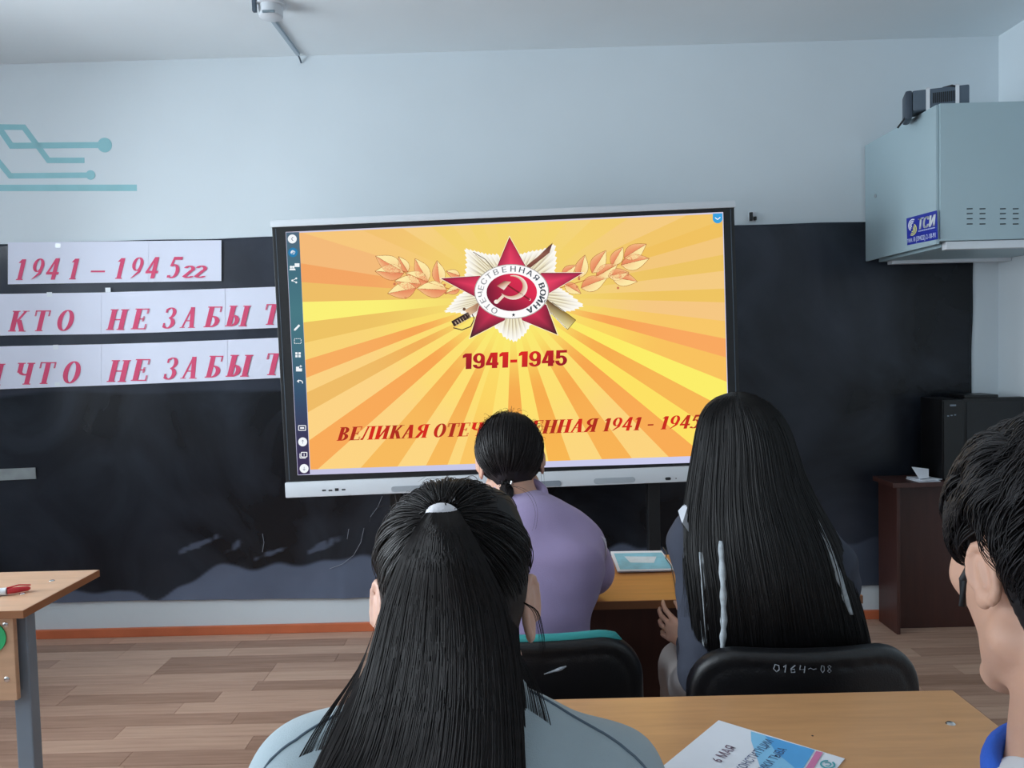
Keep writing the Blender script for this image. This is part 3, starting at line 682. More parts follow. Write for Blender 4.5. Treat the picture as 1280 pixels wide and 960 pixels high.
q.line(m6((605, 490)), m6((785, 607)), 2.0, (134, 40, 50)); q.circle(*m6((783, 605)), 1.4, 1.4, (240, 200, 190), 10)
q.poly([m6((518, 495)), m6((578, 455)), m6((632, 462)), m6((575, 528))], [(180, 110, 90), (120, 60, 60), (226, 190, 160), (252, 244, 232)])
q.build('sickle_and_hammer', disp)
q = PX(15)
for word, t0, t1, ca, cb in (('ОТЕЧЕСТВЕННАЯ', 124, 322, (150, 152, 156), (70, 78, 90)), ('ВОЙНА', 345, 414, (42, 52, 66), (42, 52, 66))):
    for i, ch in enumerate(word):
        t = math.radians(t0+(t1-t0)*i/(len(word)-1)); x, y = 638+249*math.cos(t), 541+182*math.sin(t)
        nx_, ny_ = math.cos(t)/249, math.sin(t)/182; l = math.hypot(nx_, ny_); nx_, ny_ = nx_/l, ny_/l
        q.start(); wd, P = font_polys(ch); cc = mixc(ca, cb, sst(.55, .9, i/max(1, len(word)-1)))
        for f in [[(a_+o_, b_) for a_, b_ in f_] for f_ in P for o_ in ((-.05, .05) if len(word) < 9 else (-.02, .02))]: q.poly([m6((x+(-ny_)*(px-wd/2)*72+nx_*(py-.36)*62, y+nx_*(px-wd/2)*72+ny_*(py-.36)*62)) for px, py in f], cc)
        q.build('ring_letter', disp)
q.start(); q.poly([m6((652+(17 if k % 2 == 0 else 7)*math.sin(k*PI/5), 727-(17 if k % 2 == 0 else 7)*math.cos(k*PI/5))) for k in range(10)], (40, 46, 58))
q.build('ring_star', disp)
# the slide's lettering
BOLD = {'1': (.50, g_q(.17, 0, .47, 1)+[[(.0, .70), (.17, .76), (.17, 1), (.13, 1), (.0, .88)]]),
        '9': (.64, g_ring(.31, .67, .31, .33, .21, .14)+g_q(.41, .24, .62, .70)+g_ring(.31, .26, .31, .26, .21, .13, 180, 360)),
        '4': (.66, g_q(.32, 0, .60, 1)+g_q(0, .19, .66, .36)+[[(0, .30), (.22, .34), (.40, 1), (.24, 1)]]),
        '5': (.64, g_q(.04, .83, .60, 1)+g_q(.04, .46, .25, 1)+g_ring(.31, .33, .31, .33, .21, .14, -180, 140)), '-': (.44, g_q(.04, .31, .40, .50))}
q = PX(16); p0, p1, hh = (578, 461.5), (710, 456.8), 19.5; txt = '1941-1945'; wd = sum(BOLD[c_][0]+.035 for c_ in txt); x_ = 0
for ch in txt:
    q.start(); W, G = BOLD[ch]
    for f in G:
        pts = []; cs = []
        for px, py in f:
            u = (px+x_)/wd; pts.append((p0[0]+(p1[0]-p0[0])*u+py*.6, p0[1]+(p1[1]-p0[1])*u-py*hh)); cs.append(mixc((222, 46, 40), (132, 28, 46), max(0, min(1, abs(u-.5)*2*.75+.35*(.5-py)))))
        q.poly(pts, cs)
    q.build('date_numeral', disp); x_ += W+.035
q = PX(17); wd, P = text_quads('ВЕЛИКАЯ ОТЕЧЕСТВЕННАЯ 1941 - 1945', .26, .10, .34); p0, p1, hh = (421, 551), (873, 535.2), 16.8
x_ = 0
for ch in 'ВЕЛИКАЯ ОТЕЧЕСТВЕННАЯ 1941 - 1945':
    if ch == ' ': x_ += .34; continue
    W, G = glyph(ch); q.start()
    for f in [[(a_+dx, b_) for a_, b_ in f_] for f_ in G for dx in (-.03, .03)]:
        pts = []; cs = []
        for px, py in f:
            px = px+x_+py*.26; u = px/wd; pts.append((p0[0]+(p1[0]-p0[0])*u, p0[1]+(p1[1]-p0[1])*u-py*hh)); cs.append(mixc((216, 44, 34), (170, 48, 34), .5+.5*math.sin(px*1.9)))
        q.poly(pts, cs)
    q.build('title_letter', disp); x_ += W+.10
# toolbar along the left of the screen and the corner button
q = PX(2); TL = lambda t: (357.5+15*t, 290.5+303*t); TR = lambda t: (374+13.5*t, 290+302.5*t)
TCOL = [(84, 106, 126), (70, 112, 128), (74, 122, 132), (70, 110, 126), (58, 84, 112), (62, 62, 92), (62, 50, 84)]
for i in range(12):
    t0, t1 = i/12, (i+1)/12; ct = lambda t: mixc(TCOL[min(5, int(t*6))], TCOL[min(6, int(t*6)+1)], t*6-min(5, int(t*6)))
    q.poly([TL(t0), TR(t0), TR(t1), TL(t1)], [ct(t0), ct(t0), ct(t1), ct(t1)])
tool = q.build('toolbar', disp)
WH = (244, 248, 252); q = PX(4)
def k5(x, y): return (350+x/6, 280+y/6)
def k6(x, y): return (350+x/5.64, 430+y/5.64)
q.circle(*k5(92, 112), 5.6, 5.6, WH, 20); q.build('toolbar_button', disp); q.start(); q.circle(*k5(97, 213), 5.9, 5.9, (46, 126, 176), 24)
q.build('toolbar_button', disp)
q = PX(5); IC = lambda: (q.build('toolbar_icon', disp), q.start())
q.path([k5(98, 98), k5(86, 112), k5(98, 126)], .8, (90, 110, 130)); IC(); q.circle(*k5(97, 213), 4.0, 4.0, (46, 126, 176), 20); q.circle(*k5(97, 213), 3.0, 3.0, WH, 16)
IC()
q.circle(*k5(82, 322), 1.6, 1.6, WH, 10); q.circle(*k5(100, 322), 1.6, 1.6, WH, 10); q.poly([k5(70, 347), k5(74, 333), k5(112, 333), k5(118, 347)], WH); q.poly([k5(110, 295), k5(146, 295), k5(146, 322), k5(110, 322)], WH)
IC()
for p in ((92, 424), (122, 408), (122, 438)): q.circle(*k5(*p), 1.2, 1.2, WH, 10)
q.path([k5(122, 408), k5(92, 424), k5(122, 438)], .7, WH)
IC()
q.line(k5(110, 795), k5(146, 758), 2.4, WH); q.poly([k5(105, 800), k5(106, 786), k5(118, 798)], WH)
IC()
for a, b in (((108, 860), (158, 860)), ((108, 896), (158, 896))):
    for i in range(4): q.line(k5(a[0]+i*13, a[1]), k5(a[0]+i*13+8, b[1]), .7, WH)
for x in (108, 158): q.line(k5(x, 866), k5(x, 878), .7, WH); q.line(k5(x, 884), k5(x, 894), .7, WH)
IC()
for x in (116, 138):
    for y in (66, 86): q.poly([k6(x-8, y-8), k6(x+8, y-8), k6(x+8, y+8), k6(x-8, y+8)], WH)
IC()
q.poly([k6(113, 160), k6(135, 160), k6(135, 172), k6(155, 172), k6(155, 193), k6(113, 193)], WH); q.line(k6(146, 148), k6(146, 166), .8, WH); q.line(k6(137, 157), k6(155, 157), .8, WH)
IC()
q.path([k6(122, 262), k6(140, 256), k6(156, 262), k6(160, 278)], 1.1, WH); q.poly([k6(118, 262), k6(134, 250), k6(134, 274)], WH)
IC()
q.path([k6(131, 575), k6(181, 575), k6(181, 609), k6(131, 609), k6(131, 575)], .9, WH); q.line(k6(142, 592), k6(170, 592), 2, WH)
IC()
q.circle(*k6(160, 690), 5.6, 5.6, WH, 20); IC(); q.circle(*k6(170, 878), 5.6, 5.6, WH, 20)
IC()
q.path([k6(150, 764), k6(190, 764), k6(190, 796), k6(150, 796), k6(150, 764)], 1.0, WH); q.path([k6(141, 772), k6(141, 804), k6(182, 804)], 1.0, WH); q.line(k6(170, 772), k6(170, 790), .8, WH)
q.build('toolbar_icon', disp)
q = PX(6)
for (x, y), s in (((160, 690), -1), ((170, 878), 1)):
    q.line(k6(x, y-12), k6(x, y+12), .6, (120, 130, 150)); q.path([k6(x-8, y+s*4), k6(x, y+s*13), k6(x+8, y+s*4)], .6, (120, 130, 150)); q.build('arrow', disp); q.start()
q.circle(897, 273, 6.2, 6.2, (58, 160, 222), 24); q.poly([(891, 267), (903, 266.5), (903, 272), (891, 272.5)], (58, 160, 222)); q.build('corner_button', disp)
q = PX(7); q.path([(893.8, 272), (897, 274.4), (900.4, 271.6)], 1.1, WH); q.build('corner_chevron', disp)

# ================================================================== STEEL CABINET in the corner by the ceiling
CX0, CY0, CZ0, CZ1 = 1.73, 3.275, 1.785, 2.335
cab = thing('wall_cabinet', 'pale grey steel wall cabinet with vent slots and a blue sticker', 'cabinet', (2.05, 3.6, CZ0))
MB().box((CX0, CY0, CZ0), (XR-.004, YF-.004, CZ1), bev=.004).build('body', M_cab, cab, True)
door = MB().box((CX0-.014, CY0+.006, CZ0-.012), (CX0, YF-.012, CZ1-.004), bev=.003).build('door', M_cab, cab, True)
p = at(1095, 245, X=CX0-.014)
MB().cyl((p.x-.004, p.y, p.z), (p.x+.004, p.y, p.z), .009, 16).build('lock', M_chrome, door, True)
for px in (1212, 1228, 1253.5, 1269.5):
    for py in (261, 267, 273.5, 280):
        p = at(px, py, Y=CY0); MB().box((p.x-.0115, CY0-.0015, p.z-.002), (p.x+.0115, CY0+.004, p.z+.002)).build('vent_slot', M_slot, cab)
bk = MB(); bk.box((CX0+.07, YF-.11, CZ0-.036), (XR-.004, YF-.06, CZ0-.004), bev=.003); bk.build('rear_rail', M_white, cab)
MB().box((CX0+.03, CY0+.01, CZ0-.034), (XR-.004, CY0+.045, CZ0-.002), bev=.003).build('front_rail', M_white, cab)
MB().prism([(CX0+.03, CY0+.05, CZ0-.001), (XR-.004, CY0+.05, CZ0-.001), (XR-.004, YF-.06, CZ0-.001), (CX0+.03, YF-.06, CZ0-.001)], (0, 0, -.02)).build('shelf_board', M_cab, cab)
stk_q = [at(*p, X=CX0-.0155) for p in ((1133, 273), (1171, 262.5), (1172, 299), (1134, 306.5))]   # tl tr br bl on the door
O_ = stk_q[3]; U_ = stk_q[2]-stk_q[3]; V_ = stk_q[0]-stk_q[3]
stk = MB().prism([O_, O_+U_, O_+U_+V_, O_+V_], (.0012, 0, 0)).build('sticker', mat('blue_sticker', (40, 52, 160), .4, var=.03), door)
lt = MB(); Wd, P = font_polys('ТСИ'); O2 = O_+Vector((-.0006, 0, 0))
for dx in (0, .012, .024, .036): ink(lt, [[(.37+dx+x/Wd*.52+y*.06, .48+y/.73*.40) for x, y in f] for f in P], O2, U_, V_)
lt.build('sticker_lettering', M_white, cab)
lt = MB(); Wd, P = font_polys('тел. 8 (39422) 2-18-91'); ink(lt, [[(.04+dx+x/Wd*.90, .08+y/.73*.18) for x, y in f] for f in P for dx in (0, .006)], O2, U_, V_); lt.build('sticker_lettering', mat('pale_blue_ink', (196, 206, 240)), cab)
lt = MB(); ink(lt, [[(.40+i*.045, .40), (.435+i*.045, .40), (.435+i*.045, .44), (.40+i*.045, .44)] for i in range(12)], O2, U_, V_); lt.build('sticker_lettering', MATS['pale_blue_ink'], cab)
for k, (cc, mm) in enumerate((((236, 240, 250), 'white_logo'), ((226, 226, 130), 'yellow_logo'))):
    lt = MB(); q4 = []
    for j in range(3):
        for f in g_ring(.21, .70-j*.0, .15-j*.045, .22-j*.065, .028, .035, 60, 240) if k == 0 else g_ring(.20, .53, .15-j*.045, .22-j*.065, .028, .035, -120, 60): q4.append(f)
    ink(lt, q4, O2, U_, V_); lt.build('sticker_logo', mat(mm, cc), cab)

# power unit strapped on top of the cabinet
psu = thing('power_unit', 'slate grey ribbed power unit strapped on top of the wall cabinet', 'power supply', (1.80, 3.39, CZ1))
Rz_ = Matrix.Rotation(math.radians(-19), 3, 'Z'); oo = (1.79, 3.40, CZ1)
def ub(mb, lo, hi, bev=0): return mb.box((1.79+lo[0], 3.40+lo[1], CZ1+lo[2]), (1.79+hi[0], 3.40+hi[1], CZ1+hi[2]), Rz_, oo, bev)
ub(MB(), (-.105, -.055, .002), (.105, .055, .086), .008).build('case', M_psu, psu, True)
ub(MB(), (-.132, -.058, -.030), (-.105, .050, .088), .010).build('end_cap', mat('dark_slate_plastic', (56, 68, 82), .5), psu, True)
for i in range(12): ub(MB(), (-.030+i*.0075, -.0575, .024), (-.0268+i*.0075, -.054, .066)).build('vent_slot', M_slot, psu)
for x in (-.048, .060):
    s = MB(); ub(s, (x-.007, -.058, -.004), (x+.007, -.0545, .090)); ub(s, (x-.007, -.058, .086), (x+.007, .058, .0895)); s.build('strap', M_white, psu)
MB().tube([at(1173, 114, Y=3.40), at(1179, 110, Y=3.37), at(1190, 107, Y=3.335), at(1199, 109, Y=3.33), at(1204.5, 117, Y=3.33), at(1204, 127, Y=3.335)], .0045, 8).build('cable', M_cable, psu, True)
MB().tube([at(1135, 142, Y=3.40), at(1131, 148, Y=3.41), at(1122, 160, Y=3.42)], .004, 8).build('cable', M_cable, psu, True)
t = thing('cable_coupler', 'small pale plastic box on the cabinet top in the corner', 'box', (2.08, 3.42, CZ1))
MB().box((2.03, 3.38, CZ1), (2.16, 3.46, CZ1+.022), bev=.006).build('case', mat('mid_grey_plastic', (120, 136, 146)), t, True)

# ================================================================== DESKS
def bolt(x, y, z, parent, ax='z'):
    o = MB(); d = {'z': (0, 0, 1), 'y': (0, -1, 0)}[ax]; p = Vector((x, y, z)); d = Vector(d)
    o.tube([p-d*.001, p+d*.0005, p+d*.0022, p+d*.0026], [.0075, .0078, .006, .002], 16)
    return o.build('bolt', M_chrome, parent, True)
def school_desk(label, x0, x1, y0, y1, mtop, panel_y, mpanel, bolts_top, bolts_panel, pz=(.50, .722), m_frame=M_steel, tleg=False):
    t = thing('school_desk', label, 'desk', ((x0+x1)/2, (y0+y1)/2, 0), 'school desks')
    MB().box((x0, y0, .728), (x1, y1, .75), bev=.002).build('tabletop', mtop, t)
    eb = MB(); eb.box((x0-.0012, y0-.0012, .729), (x1+.0012, y0, .749)); eb.box((x0-.0012, y1, .729), (x1+.0012, y1+.0012, .749))
    eb.box((x0-.0012, y0, .729), (x0, y1, .749)); eb.box((x1, y0, .729), (x1+.0012, y1, .749)); eb.build('edge_band', M_edge, t)
    for x in (x0+.03, x1-.075):
        for yy in (y0+.060,) if tleg else (y0+.045, y1-.085):
            MB().box((x, yy, .02), (x+.045, yy+.04, .728), bev=.004).build('leg', m_frame, t)
            MB().box((x-.003, yy-.003, 0), (x+.048, yy+.043, .022), bev=.004).build('foot_cap', M_dark, t)
        if tleg:
            MB().box((x+.004, y0+.03, .022), (x+.041, y1-.02, .05), bev=.004).build('foot_rail', m_frame, t)
            MB().box((x+.012, y0+.10, .712), (x+.034, y0+.26, .728), bev=.003).build('side_rail', m_frame, t); continue
        MB().box((x+.006, y0+.085, .68), (x+.039, y1-.085, .715), bev=.003).build('side_rail', m_frame, t)
        MB().box((x+.006, y0+.085, .14), (x+.039, y1-.085, .17), bev=.003).build('foot_rail', m_frame, t)
    MB().box((x0+.036, panel_y, pz[0]), (x1-.045, panel_y+.016, pz[1]), bev=.002).build('modesty_panel', mpanel, t)
    for b in bolts_top: bolt(b[0], b[1], .75, t)
    for b in bolts_panel: bolt(b[0], panel_y, b[1], t, 'y')
    return t
# the desk at the left, near the wall
dl = school_desk('beech school desk with a grey metal leg and a red marker on top', -2.50, -1.30, 2.045, 2.425, M_beech2, 2.072, M_beech2,
                 [(-1.381, 2.315), (-1.393, 2.193)], [(-1.366, .704), (-1.370, .557)], tleg=True)
p = at(-12, 797, Y=2.071)
MB().cyl((p.x, 2.0715, p.z), (p.x, 2.0685, p.z), .042, 36).build('round_sticker', mat('green_sticker', (48, 178, 112), .5), dl)
# the front desk the two girls sit at
school_desk('beech front-row desk under the screen with a dark brown front panel and an open booklet', -.30, .86, 2.003, 2.44, mat('orange_beech_laminate', (196, 128, 74), .34, .45, var=.08, scale=6, stretch=(1, 9, 9)), 2.37, M_brown,
            [(.80, 2.08)], [], pz=(.28, .722), m_frame=M_dark)
# the nearest desk
school_desk('nearest beech desk with a printed flyer and a shiny bolt on its top', -.275, .786, 1.035, 1.447, M_beech, 1.385, M_brown, [(.712, 1.318), (.712, 1.10)], [])
p = Vector((.470, 1.288, .75))
MB().cyl(p, p+Vector((0, 0, .0004)), .0018, 10).build('pencil_dot', M_slot, [o for o in bpy.data.objects if o.name.startswith('school_desk')][-1])

# red and white marker on the left desk
mk = thing('marker_pen', 'red and white marker pen lying on the desk at the left', 'pen', (-1.44, 2.18, .75))
a = Vector((-1.60, 2.150, .761)); b = Vector((-1.428, 2.181, .761)); c = Vector((-1.386, 2.219, .758))
MB().tube([a, b], .0105, 16).build('barrel', M_white, mk, True)
MB().tube([b, b+(c-b)*.3, b+(c-b)*.9, c], [.0075, .0085, .0065, .003], 14).build('cap', mat('red_plastic', (214, 52, 62), .35), mk, True)
MB().tube([b+Vector((0, 0, .009)), b+(c-b)*.5+Vector((0, .002, .013)), c+Vector((0, .002, .008))], .002, 8).build('clip', MATS['red_plastic'], mk, True)

# blue booklet on the front desk
bk = [Vector((.273, 2.425, .768)), Vector((.428, 2.420, .768)), Vector((.436, 2.245, .7578)), Vector((.272, 2.245, .7578))]
t = thing('booklet', 'open pale blue and white booklet on the front desk between the two girls', 'booklet', (.35, 2.33, .75))
MB().prism(bk, (0, 0, -.0022)).build('page', M_paper, t)
MB().prism([v+Vector((0, 0, -.004)) for v in bk], (0, .002, -.0012)).build('page', M_paper, t)
def on4(q, u, v, d=.0006): return q[3]+(q[2]-q[3])*u+(q[0]-q[3])*v+Vector((0, 0, d))+((q[1]-q[0])-(q[2]-q[3]))*u*v
ip = MB(); ip.face([on4(bk, *k) for k in ((.05, .06), (.97, .06), (.97, .88), (.05, .88))]); ip.build('printed_area', mat('sky_blue_print', (120, 200, 226), .5, var=.12, scale=30), t)
ip = MB(); ip.face([on4(bk, *k, .001) for k in ((.28, .38), (.70, .34), (.82, .66), (.22, .70))]); ip.build('printed_panel', mat('pale_blue_print', (214, 232, 244), .5, var=.05, scale=60), t)
cd_ = thing('hanging_cord', 'thin black cord lying over the booklet and hanging off the front desk', 'cord', (.42, 2.2, .75))
MB().tube([(.436, 2.436, .773), (.437, 2.38, .770), (.424, 2.33, .768), (.428, 2.27, .763), (.418, 2.18, .753), (.400, 2.06, .753), (.393, 2.003, .7535), (.392, 1.997, .745), (.396, 1.990, .69)], .0014, 6).build('cord', M_cable, cd_)

# flyer on the nearest desk
fa = Vector((.331, 1.347, .7515)); fv = Vector((.765, -.644, 0)); fu = Vector((.644, .765, 0))   # page corner, down the page, along its lines
def fly(u, d, h=0): return fa-fu*(.297-u)+fv*d+Vector((0, 0, h))
t = thing('flyer', 'white printed flyer with blue shapes lying on the nearest desk', 'flyer', fly(.15, .1))
MB().prism([fly(0, 0), fly(.297, 0), fly(.297, .21), fly(0, .21)], (0, 0, -.0008)).build('page', M_paper, t)
def shape(name, pts, m, h=.0004):
    o = MB(); o.face([fly(*p, h) for p in pts]); return o.build(name, m, t)
shape('blue_shape', [(.262, .074), (.292, .060), (.294, .165), (.150, .178), (.16, .14)], mat('light_blue_print', (140, 204, 242), .5))
shape('blue_shape', [(.292, .085), (.294, .165), (.215, .172), (.25, .12)], mat('blue_print', (92, 172, 232), .5), .0006)
shape('blue_shape', [(.150, .178), (.20, .14), (.225, .172)], mat('mid_blue_print', (112, 188, 238), .5), .0006)
shape('pink_stripe', [(.13, .183), (.292, .168), (.294, .178), (.13, .194)], mat('pink_print', (216, 128, 172), .5), .0008)
shape('photo_print', [(.0, .03), (.105, .03), (.105, .13), (.0, .13)], mat('mauve_print', (140, 104, 124), .5, var=.2, scale=20))
shape('photo_detail', [(.05, .05), (.095, .055), (.09, .09), (.04, .09)], mat('straw_print', (214, 200, 140), .5), .0006)
def fly_text(body, u, d, size, m, squash=.8):
    wd, P = font_polys(body); o = MB()
    for k in (0,):
        for f in P: o.face([fly(u+k+px*size*squash, d-py*size, .0010) for px, py in f])
    o.build('lettering', m, t)
M_wine = mat('wine_print', (112, 80, 104), .5); M_navy = mat('navy_print', (74, 88, 128), .5)
fly_text('6 МАЯ', .168, .066, .0235, M_wine, .85); fly_text('ДЕНЬ КОНСТИТУЦИИ', .118, .104, .0195, M_navy, .78); fly_text('РЕСПУБЛИКИ ТЫВА', .118, .131, .0195, M_navy, .78)
o = MB()
for f in g_ring(0, 0, 1, .9, .3, .22, 20, 340)+g_ring(.05, 0, .5, .42, .2, .16, -200, 90): o.face([fly(.262+x*.014, .196-y*.012, .0010) for x, y in f])
o.build('logo', mat('teal_print', (80, 170, 180), .5), t)

# ------------------------------------------------------------------ dark desk in the corner with its computer
td = thing('corner_desk', 'dark brown desk in the corner under the wall cabinet', 'desk', (2.05, 3.8, 0))
MB().box((1.715, 3.66, .708), (XR-.022, YF-.08, .73), bev=.002).build('tabletop', M_brown, td)
MB().box((1.775, 3.80, 0), (XR-.03, 3.818, .708), bev=.002).build('front_panel', M_brown, td)
MB().box((1.760, 3.72, 0), (1.776, YF-.04, .708), bev=.002).build('side_panel', M_brown, td)
MB().box((XR-.045, 3.72, 0), (XR-.029, YF-.04, .708), bev=.002).build('side_panel', M_brown, td)
tw = thing('computer_tower', 'black computer tower standing on the dark corner desk', 'computer', (2.0, 3.78, .73))
M_jet = mat('jet_black_plastic', (9, 10, 12), .4)
MB().box((1.962, 3.70, .73), (2.062, 3.90, 1.105), bev=.004).build('case', M_jet, tw, True)
MB().box((1.966, 3.694, .735), (2.058, 3.702, 1.10), bev=.003).build('front_panel', mat('glossy_black_plastic', (8, 9, 11), .3), tw)
MB().box((1.995, 3.692, 1.075), (2.022, 3.695, 1.083)).build('drive_button', M_steel, tw)
for k in range(3): MB().box((1.982+k*.016, 3.692, 1.028+.002*k), (1.990+k*.016, 3.695, 1.033+.002*k)).build('port', M_steel, tw)
mo = thing('monitor', 'black square monitor on the dark corner desk, half hidden by the short haired boy', 'monitor', (2.2, 3.8, .73))
MB().box((2.068, 3.72, .80), (XR-.012, 3.76, 1.108), bev=.006).build('bezel', M_jet, mo, True)
MB().box((2.085, 3.717, .825), (XR-.03, 3.721, 1.09)).build('screen', mat('dark_glass', (16, 18, 22), .2), mo)
MB().box((2.18, 3.745, .745), (2.25, 3.785, .95), bev=.004).build('neck', M_dark, mo); MB().box((2.10, 3.69, .73), (2.33, 3.85, .748), bev=.006).build('base', M_dark, mo, True)
MB().box((2.078, 3.722, 1.108), (2.235, 3.86, 1.122), bev=.003).build('router', M_jet, tag(thing('flat_router', 'flat black router lying on top of the monitor', 'router', (2.15, 3.75, 1.108))), True)
pl = thing('loose_papers', 'few loose white papers on the dark corner desk beside the computer tower', 'papers', (1.88, 3.72, .73))
for k, (dx, dy, an, dz) in enumerate(((0, 0, .1, .001), (.006, .02, -.12, .004), (.01, .006, .3, .007))):
    R_ = Matrix.Rotation(an, 3, 'Z'); o = (1.885+dx, 3.71+dy, .73+dz)
    MB().box((o[0]-.055, o[1]-.045, o[2]), (o[0]+.05, o[1]+.06, o[2]+.002), R_, o).build('sheet', M_paper, pl)
MB().prism([(1.85, 3.69, .742), (1.90, 3.70, .744), (1.93, 3.76, .775), (1.855, 3.77, .785)], (0, 0, .0012)).build('sheet', M_paper, pl)

# ================================================================== CHAIRS
def chair(label, cx, yb, ztop, teal=False):
    """office chair; yb = rear face of its backrest, sitter faces +Y"""
    t = thing('office_chair', label, 'chair', (cx, yb+.24, 0), 'black office chairs')
    Fd = Field((cx-.26, yb-.03, .46), (cx+.26, yb+.13, ztop+.03), .006)
    zc, hz, hx = (ztop+.49)/2, (ztop-.49)/2, .235
    def fun(X, Y, Z):
        x = X-cx; y = Y-(yb+.022)-.9*x*x-.06*np.maximum(.62-Z, 0); z = Z-zc
        r = .10; ax = np.abs(x)+.02*(Z > 9); az = np.abs(z)
        d2 = np.sqrt(np.maximum(ax-hx+r, 0)**2+np.maximum(az-hz+r, 0)**2)+np.minimum(np.maximum(ax-hx+r, az-hz+r), 0)-r
        w0 = d2+.012; w1 = np.abs(y)-.022+.012
        d = np.sqrt(np.maximum(w0, 0)**2+np.maximum(w1, 0)**2)+np.minimum(np.maximum(w0, w1), 0)-.012
        groove = np.abs(d2+.030)-.004
        return np.maximum(d, -np.maximum(np.maximum(groove, -(y+.030)), (y+.019))) if True else d
    Fd.put((cx-.25, yb-.02, .48), (cx+.25, yb+.12, ztop+.01), fun); bk_ = Fd.build('backrest', M_chair, t)
    if teal:
        P_ = [(cx+x, yb+.024+.9*x*x, ztop-.0005-(max(0, abs(x)-.135)/.10)**2*.05) for x in [-.19+.38*i/24 for i in range(25)]]
        MB().tube(P_, [.002]+[.011]*23+[.002], 10).build('teal_trim', mat('teal_cloth', (52, 150, 150), .6), t, True)
    Fs = Field((cx-.26, yb, .34), (cx+.26, yb+.52, .45), .007)
    def fs(X, Y, Z):
        x = X-cx; y = Y-(yb+.27); z = Z-.380+.15*np.maximum(y-.14, 0)*1.2; r = .09
        ax = np.abs(x)-.225+r; ay = np.abs(y)-.215+r
        d2 = np.sqrt(np.maximum(ax, 0)**2+np.maximum(ay, 0)**2)+np.minimum(np.maximum(ax, ay), 0)-r
        w0 = d2+.018; w1 = np.abs(z)-.026+.018
        return np.sqrt(np.maximum(w0, 0)**2+np.maximum(w1, 0)**2)+np.minimum(np.maximum(w0, w1), 0)-.018
    Fs.put((cx-.24, yb+.04, .36), (cx+.24, yb+.50, .44), fs); Fs.build('seat', M_chair, t)
    for s in (-1, 1):
        MB().tube([(cx+s*.20, yb+.50, .0), (cx+s*.195, yb+.46, .36), (cx+s*.19, yb+.42, .378)], .011, 10).build('leg', M_dark, t, True)
        MB().tube([(cx+s*.20, yb+.04, .0), (cx+s*.195, yb+.08, .36), (cx+s*.19, yb+.12, .378)], .011, 10).build('leg', M_dark, t, True)
        MB().tube([(cx+s*.165, yb+.30, .370), (cx+s*.165, yb+.09, .372), (cx+s*.165, yb+.062, .40), (cx+s*.165, yb+.066, .60)], .010, 10).build('back_support', M_dark, t, True)
    MB().tube([(cx-.19, yb+.42, .368), (cx+.19, yb+.42, .368)], .010, 10).build('cross_tube', M_dark, t, True)
    MB().tube([(cx-.19, yb+.12, .368), (cx+.19, yb+.12, .368)], .010, 10).build('cross_tube', M_dark, t, True)
    return t
ch_l = chair('black plastic chair with a teal strip on its top edge', .012, 1.575, .806, True)
ch_r = chair('black plastic chair marked with white handwritten digits', .566, 1.540, .786)
chair('black plastic chair under the girl with the white hair tie', -.065, .40, .80)
chair('black plastic chair under the short haired boy', .505, .355, .80)
# handwritten white digits on the right chair's back
M_ink = mat('white_ink', (150, 156, 164), .7, var=.3, scale=200)
DIG = {'0': [(.5, 0), (.1, .4), (.3, 1), (.8, .9), (.85, .3), (.5, 0)], '1': [(.2, .7), (.6, 1), (.45, 0)], '6': [(.8, 1), (.2, .5), (.25, 0), (.75, .05), (.7, .45), (.25, .4)],
       '4': [(.25, 1), (.15, .45), (.8, .45), (.8, .9), (.7, 0)], '~': [(0, .5), (.3, .65), (.6, .45), (1, .55)], '8': [(.5, .5), (.8, .8), (.5, 1), (.2, .8), (.5, .5), (.85, .2), (.5, 0), (.15, .2), (.5, .5)]}
def chair_y(x, z): return 1.540+.9*(x-.566)**2+.06*max(.62-z, 0)
for ch, px, wpx in (('0', 966, 9), ('1', 977, 8), ('6', 986, 9), ('4', 997, 10), ('~', 1009, 10), ('0', 1024, 6), ('8', 1032, 7)):
    P_ = []
    for x, y in DIG[ch]:
        q_ = at(px+x*wpx, 839.5-y*9, Y=1.545); P_.append((q_.x, chair_y(q_.x, q_.z)-.0008, q_.z))
    MB().tube(P_, .0011 if px < 1008 else .0007, 5).build('handwriting', M_ink, ch_r)
P_ = [at(px, py, Y=1.578) for px, py in ((680, 842), (690, 839), (700, 836), (708, 833))]
MB().tube([(q_.x, 1.575+.9*(q_.x-.012)**2-.001, q_.z) for q_ in P_], [.001, .002, .004, .0015], 6).build('scuff', M_ink, ch_l)

# ================================================================== PEOPLE
def skin_mat(name, rgb):
    m = mat(name, rgb, .5, .4, var=.05, scale=18, bump=.05, bscale=400); b = m.node_tree.nodes['Principled BSDF']
    b.inputs['Subsurface Weight'].default_value = .12; b.inputs['Subsurface Radius'].default_value = (.01, .004, .002); return m
M_skin = skin_mat('skin', (212, 168, 148)); M_skin2 = skin_mat('warm_skin', (206, 160, 138))
M_lip = skin_mat('lips', (176, 104, 98)); M_eye = mat('eye_white', (232, 228, 224), .25); M_iris = mat('iris', (34, 24, 20), .2)
M_hair = mat('black_hair', (22, 18, 19), .50, .30, var=.35, scale=120); M_hair_b = mat('soft_black_hair', (24, 22, 25), .52, .35, var=.35, scale=120)
M_hair_d = mat('jet_black_hair', (15, 14, 16), .48, .30, var=.35, scale=120)
def V3(*a): return np.array(a, float)
def nrm(v): v = np.array(v, float); return v/(np.linalg.norm(v)+1e-12)
def headrot(yaw, pitch, roll):
    return np.array((Matrix.Rotation(math.radians(yaw), 3, 'Z') @ Matrix.Rotation(math.radians(pitch), 3, 'X') @ Matrix.Rotation(math.radians(roll), 3, 'Y')))
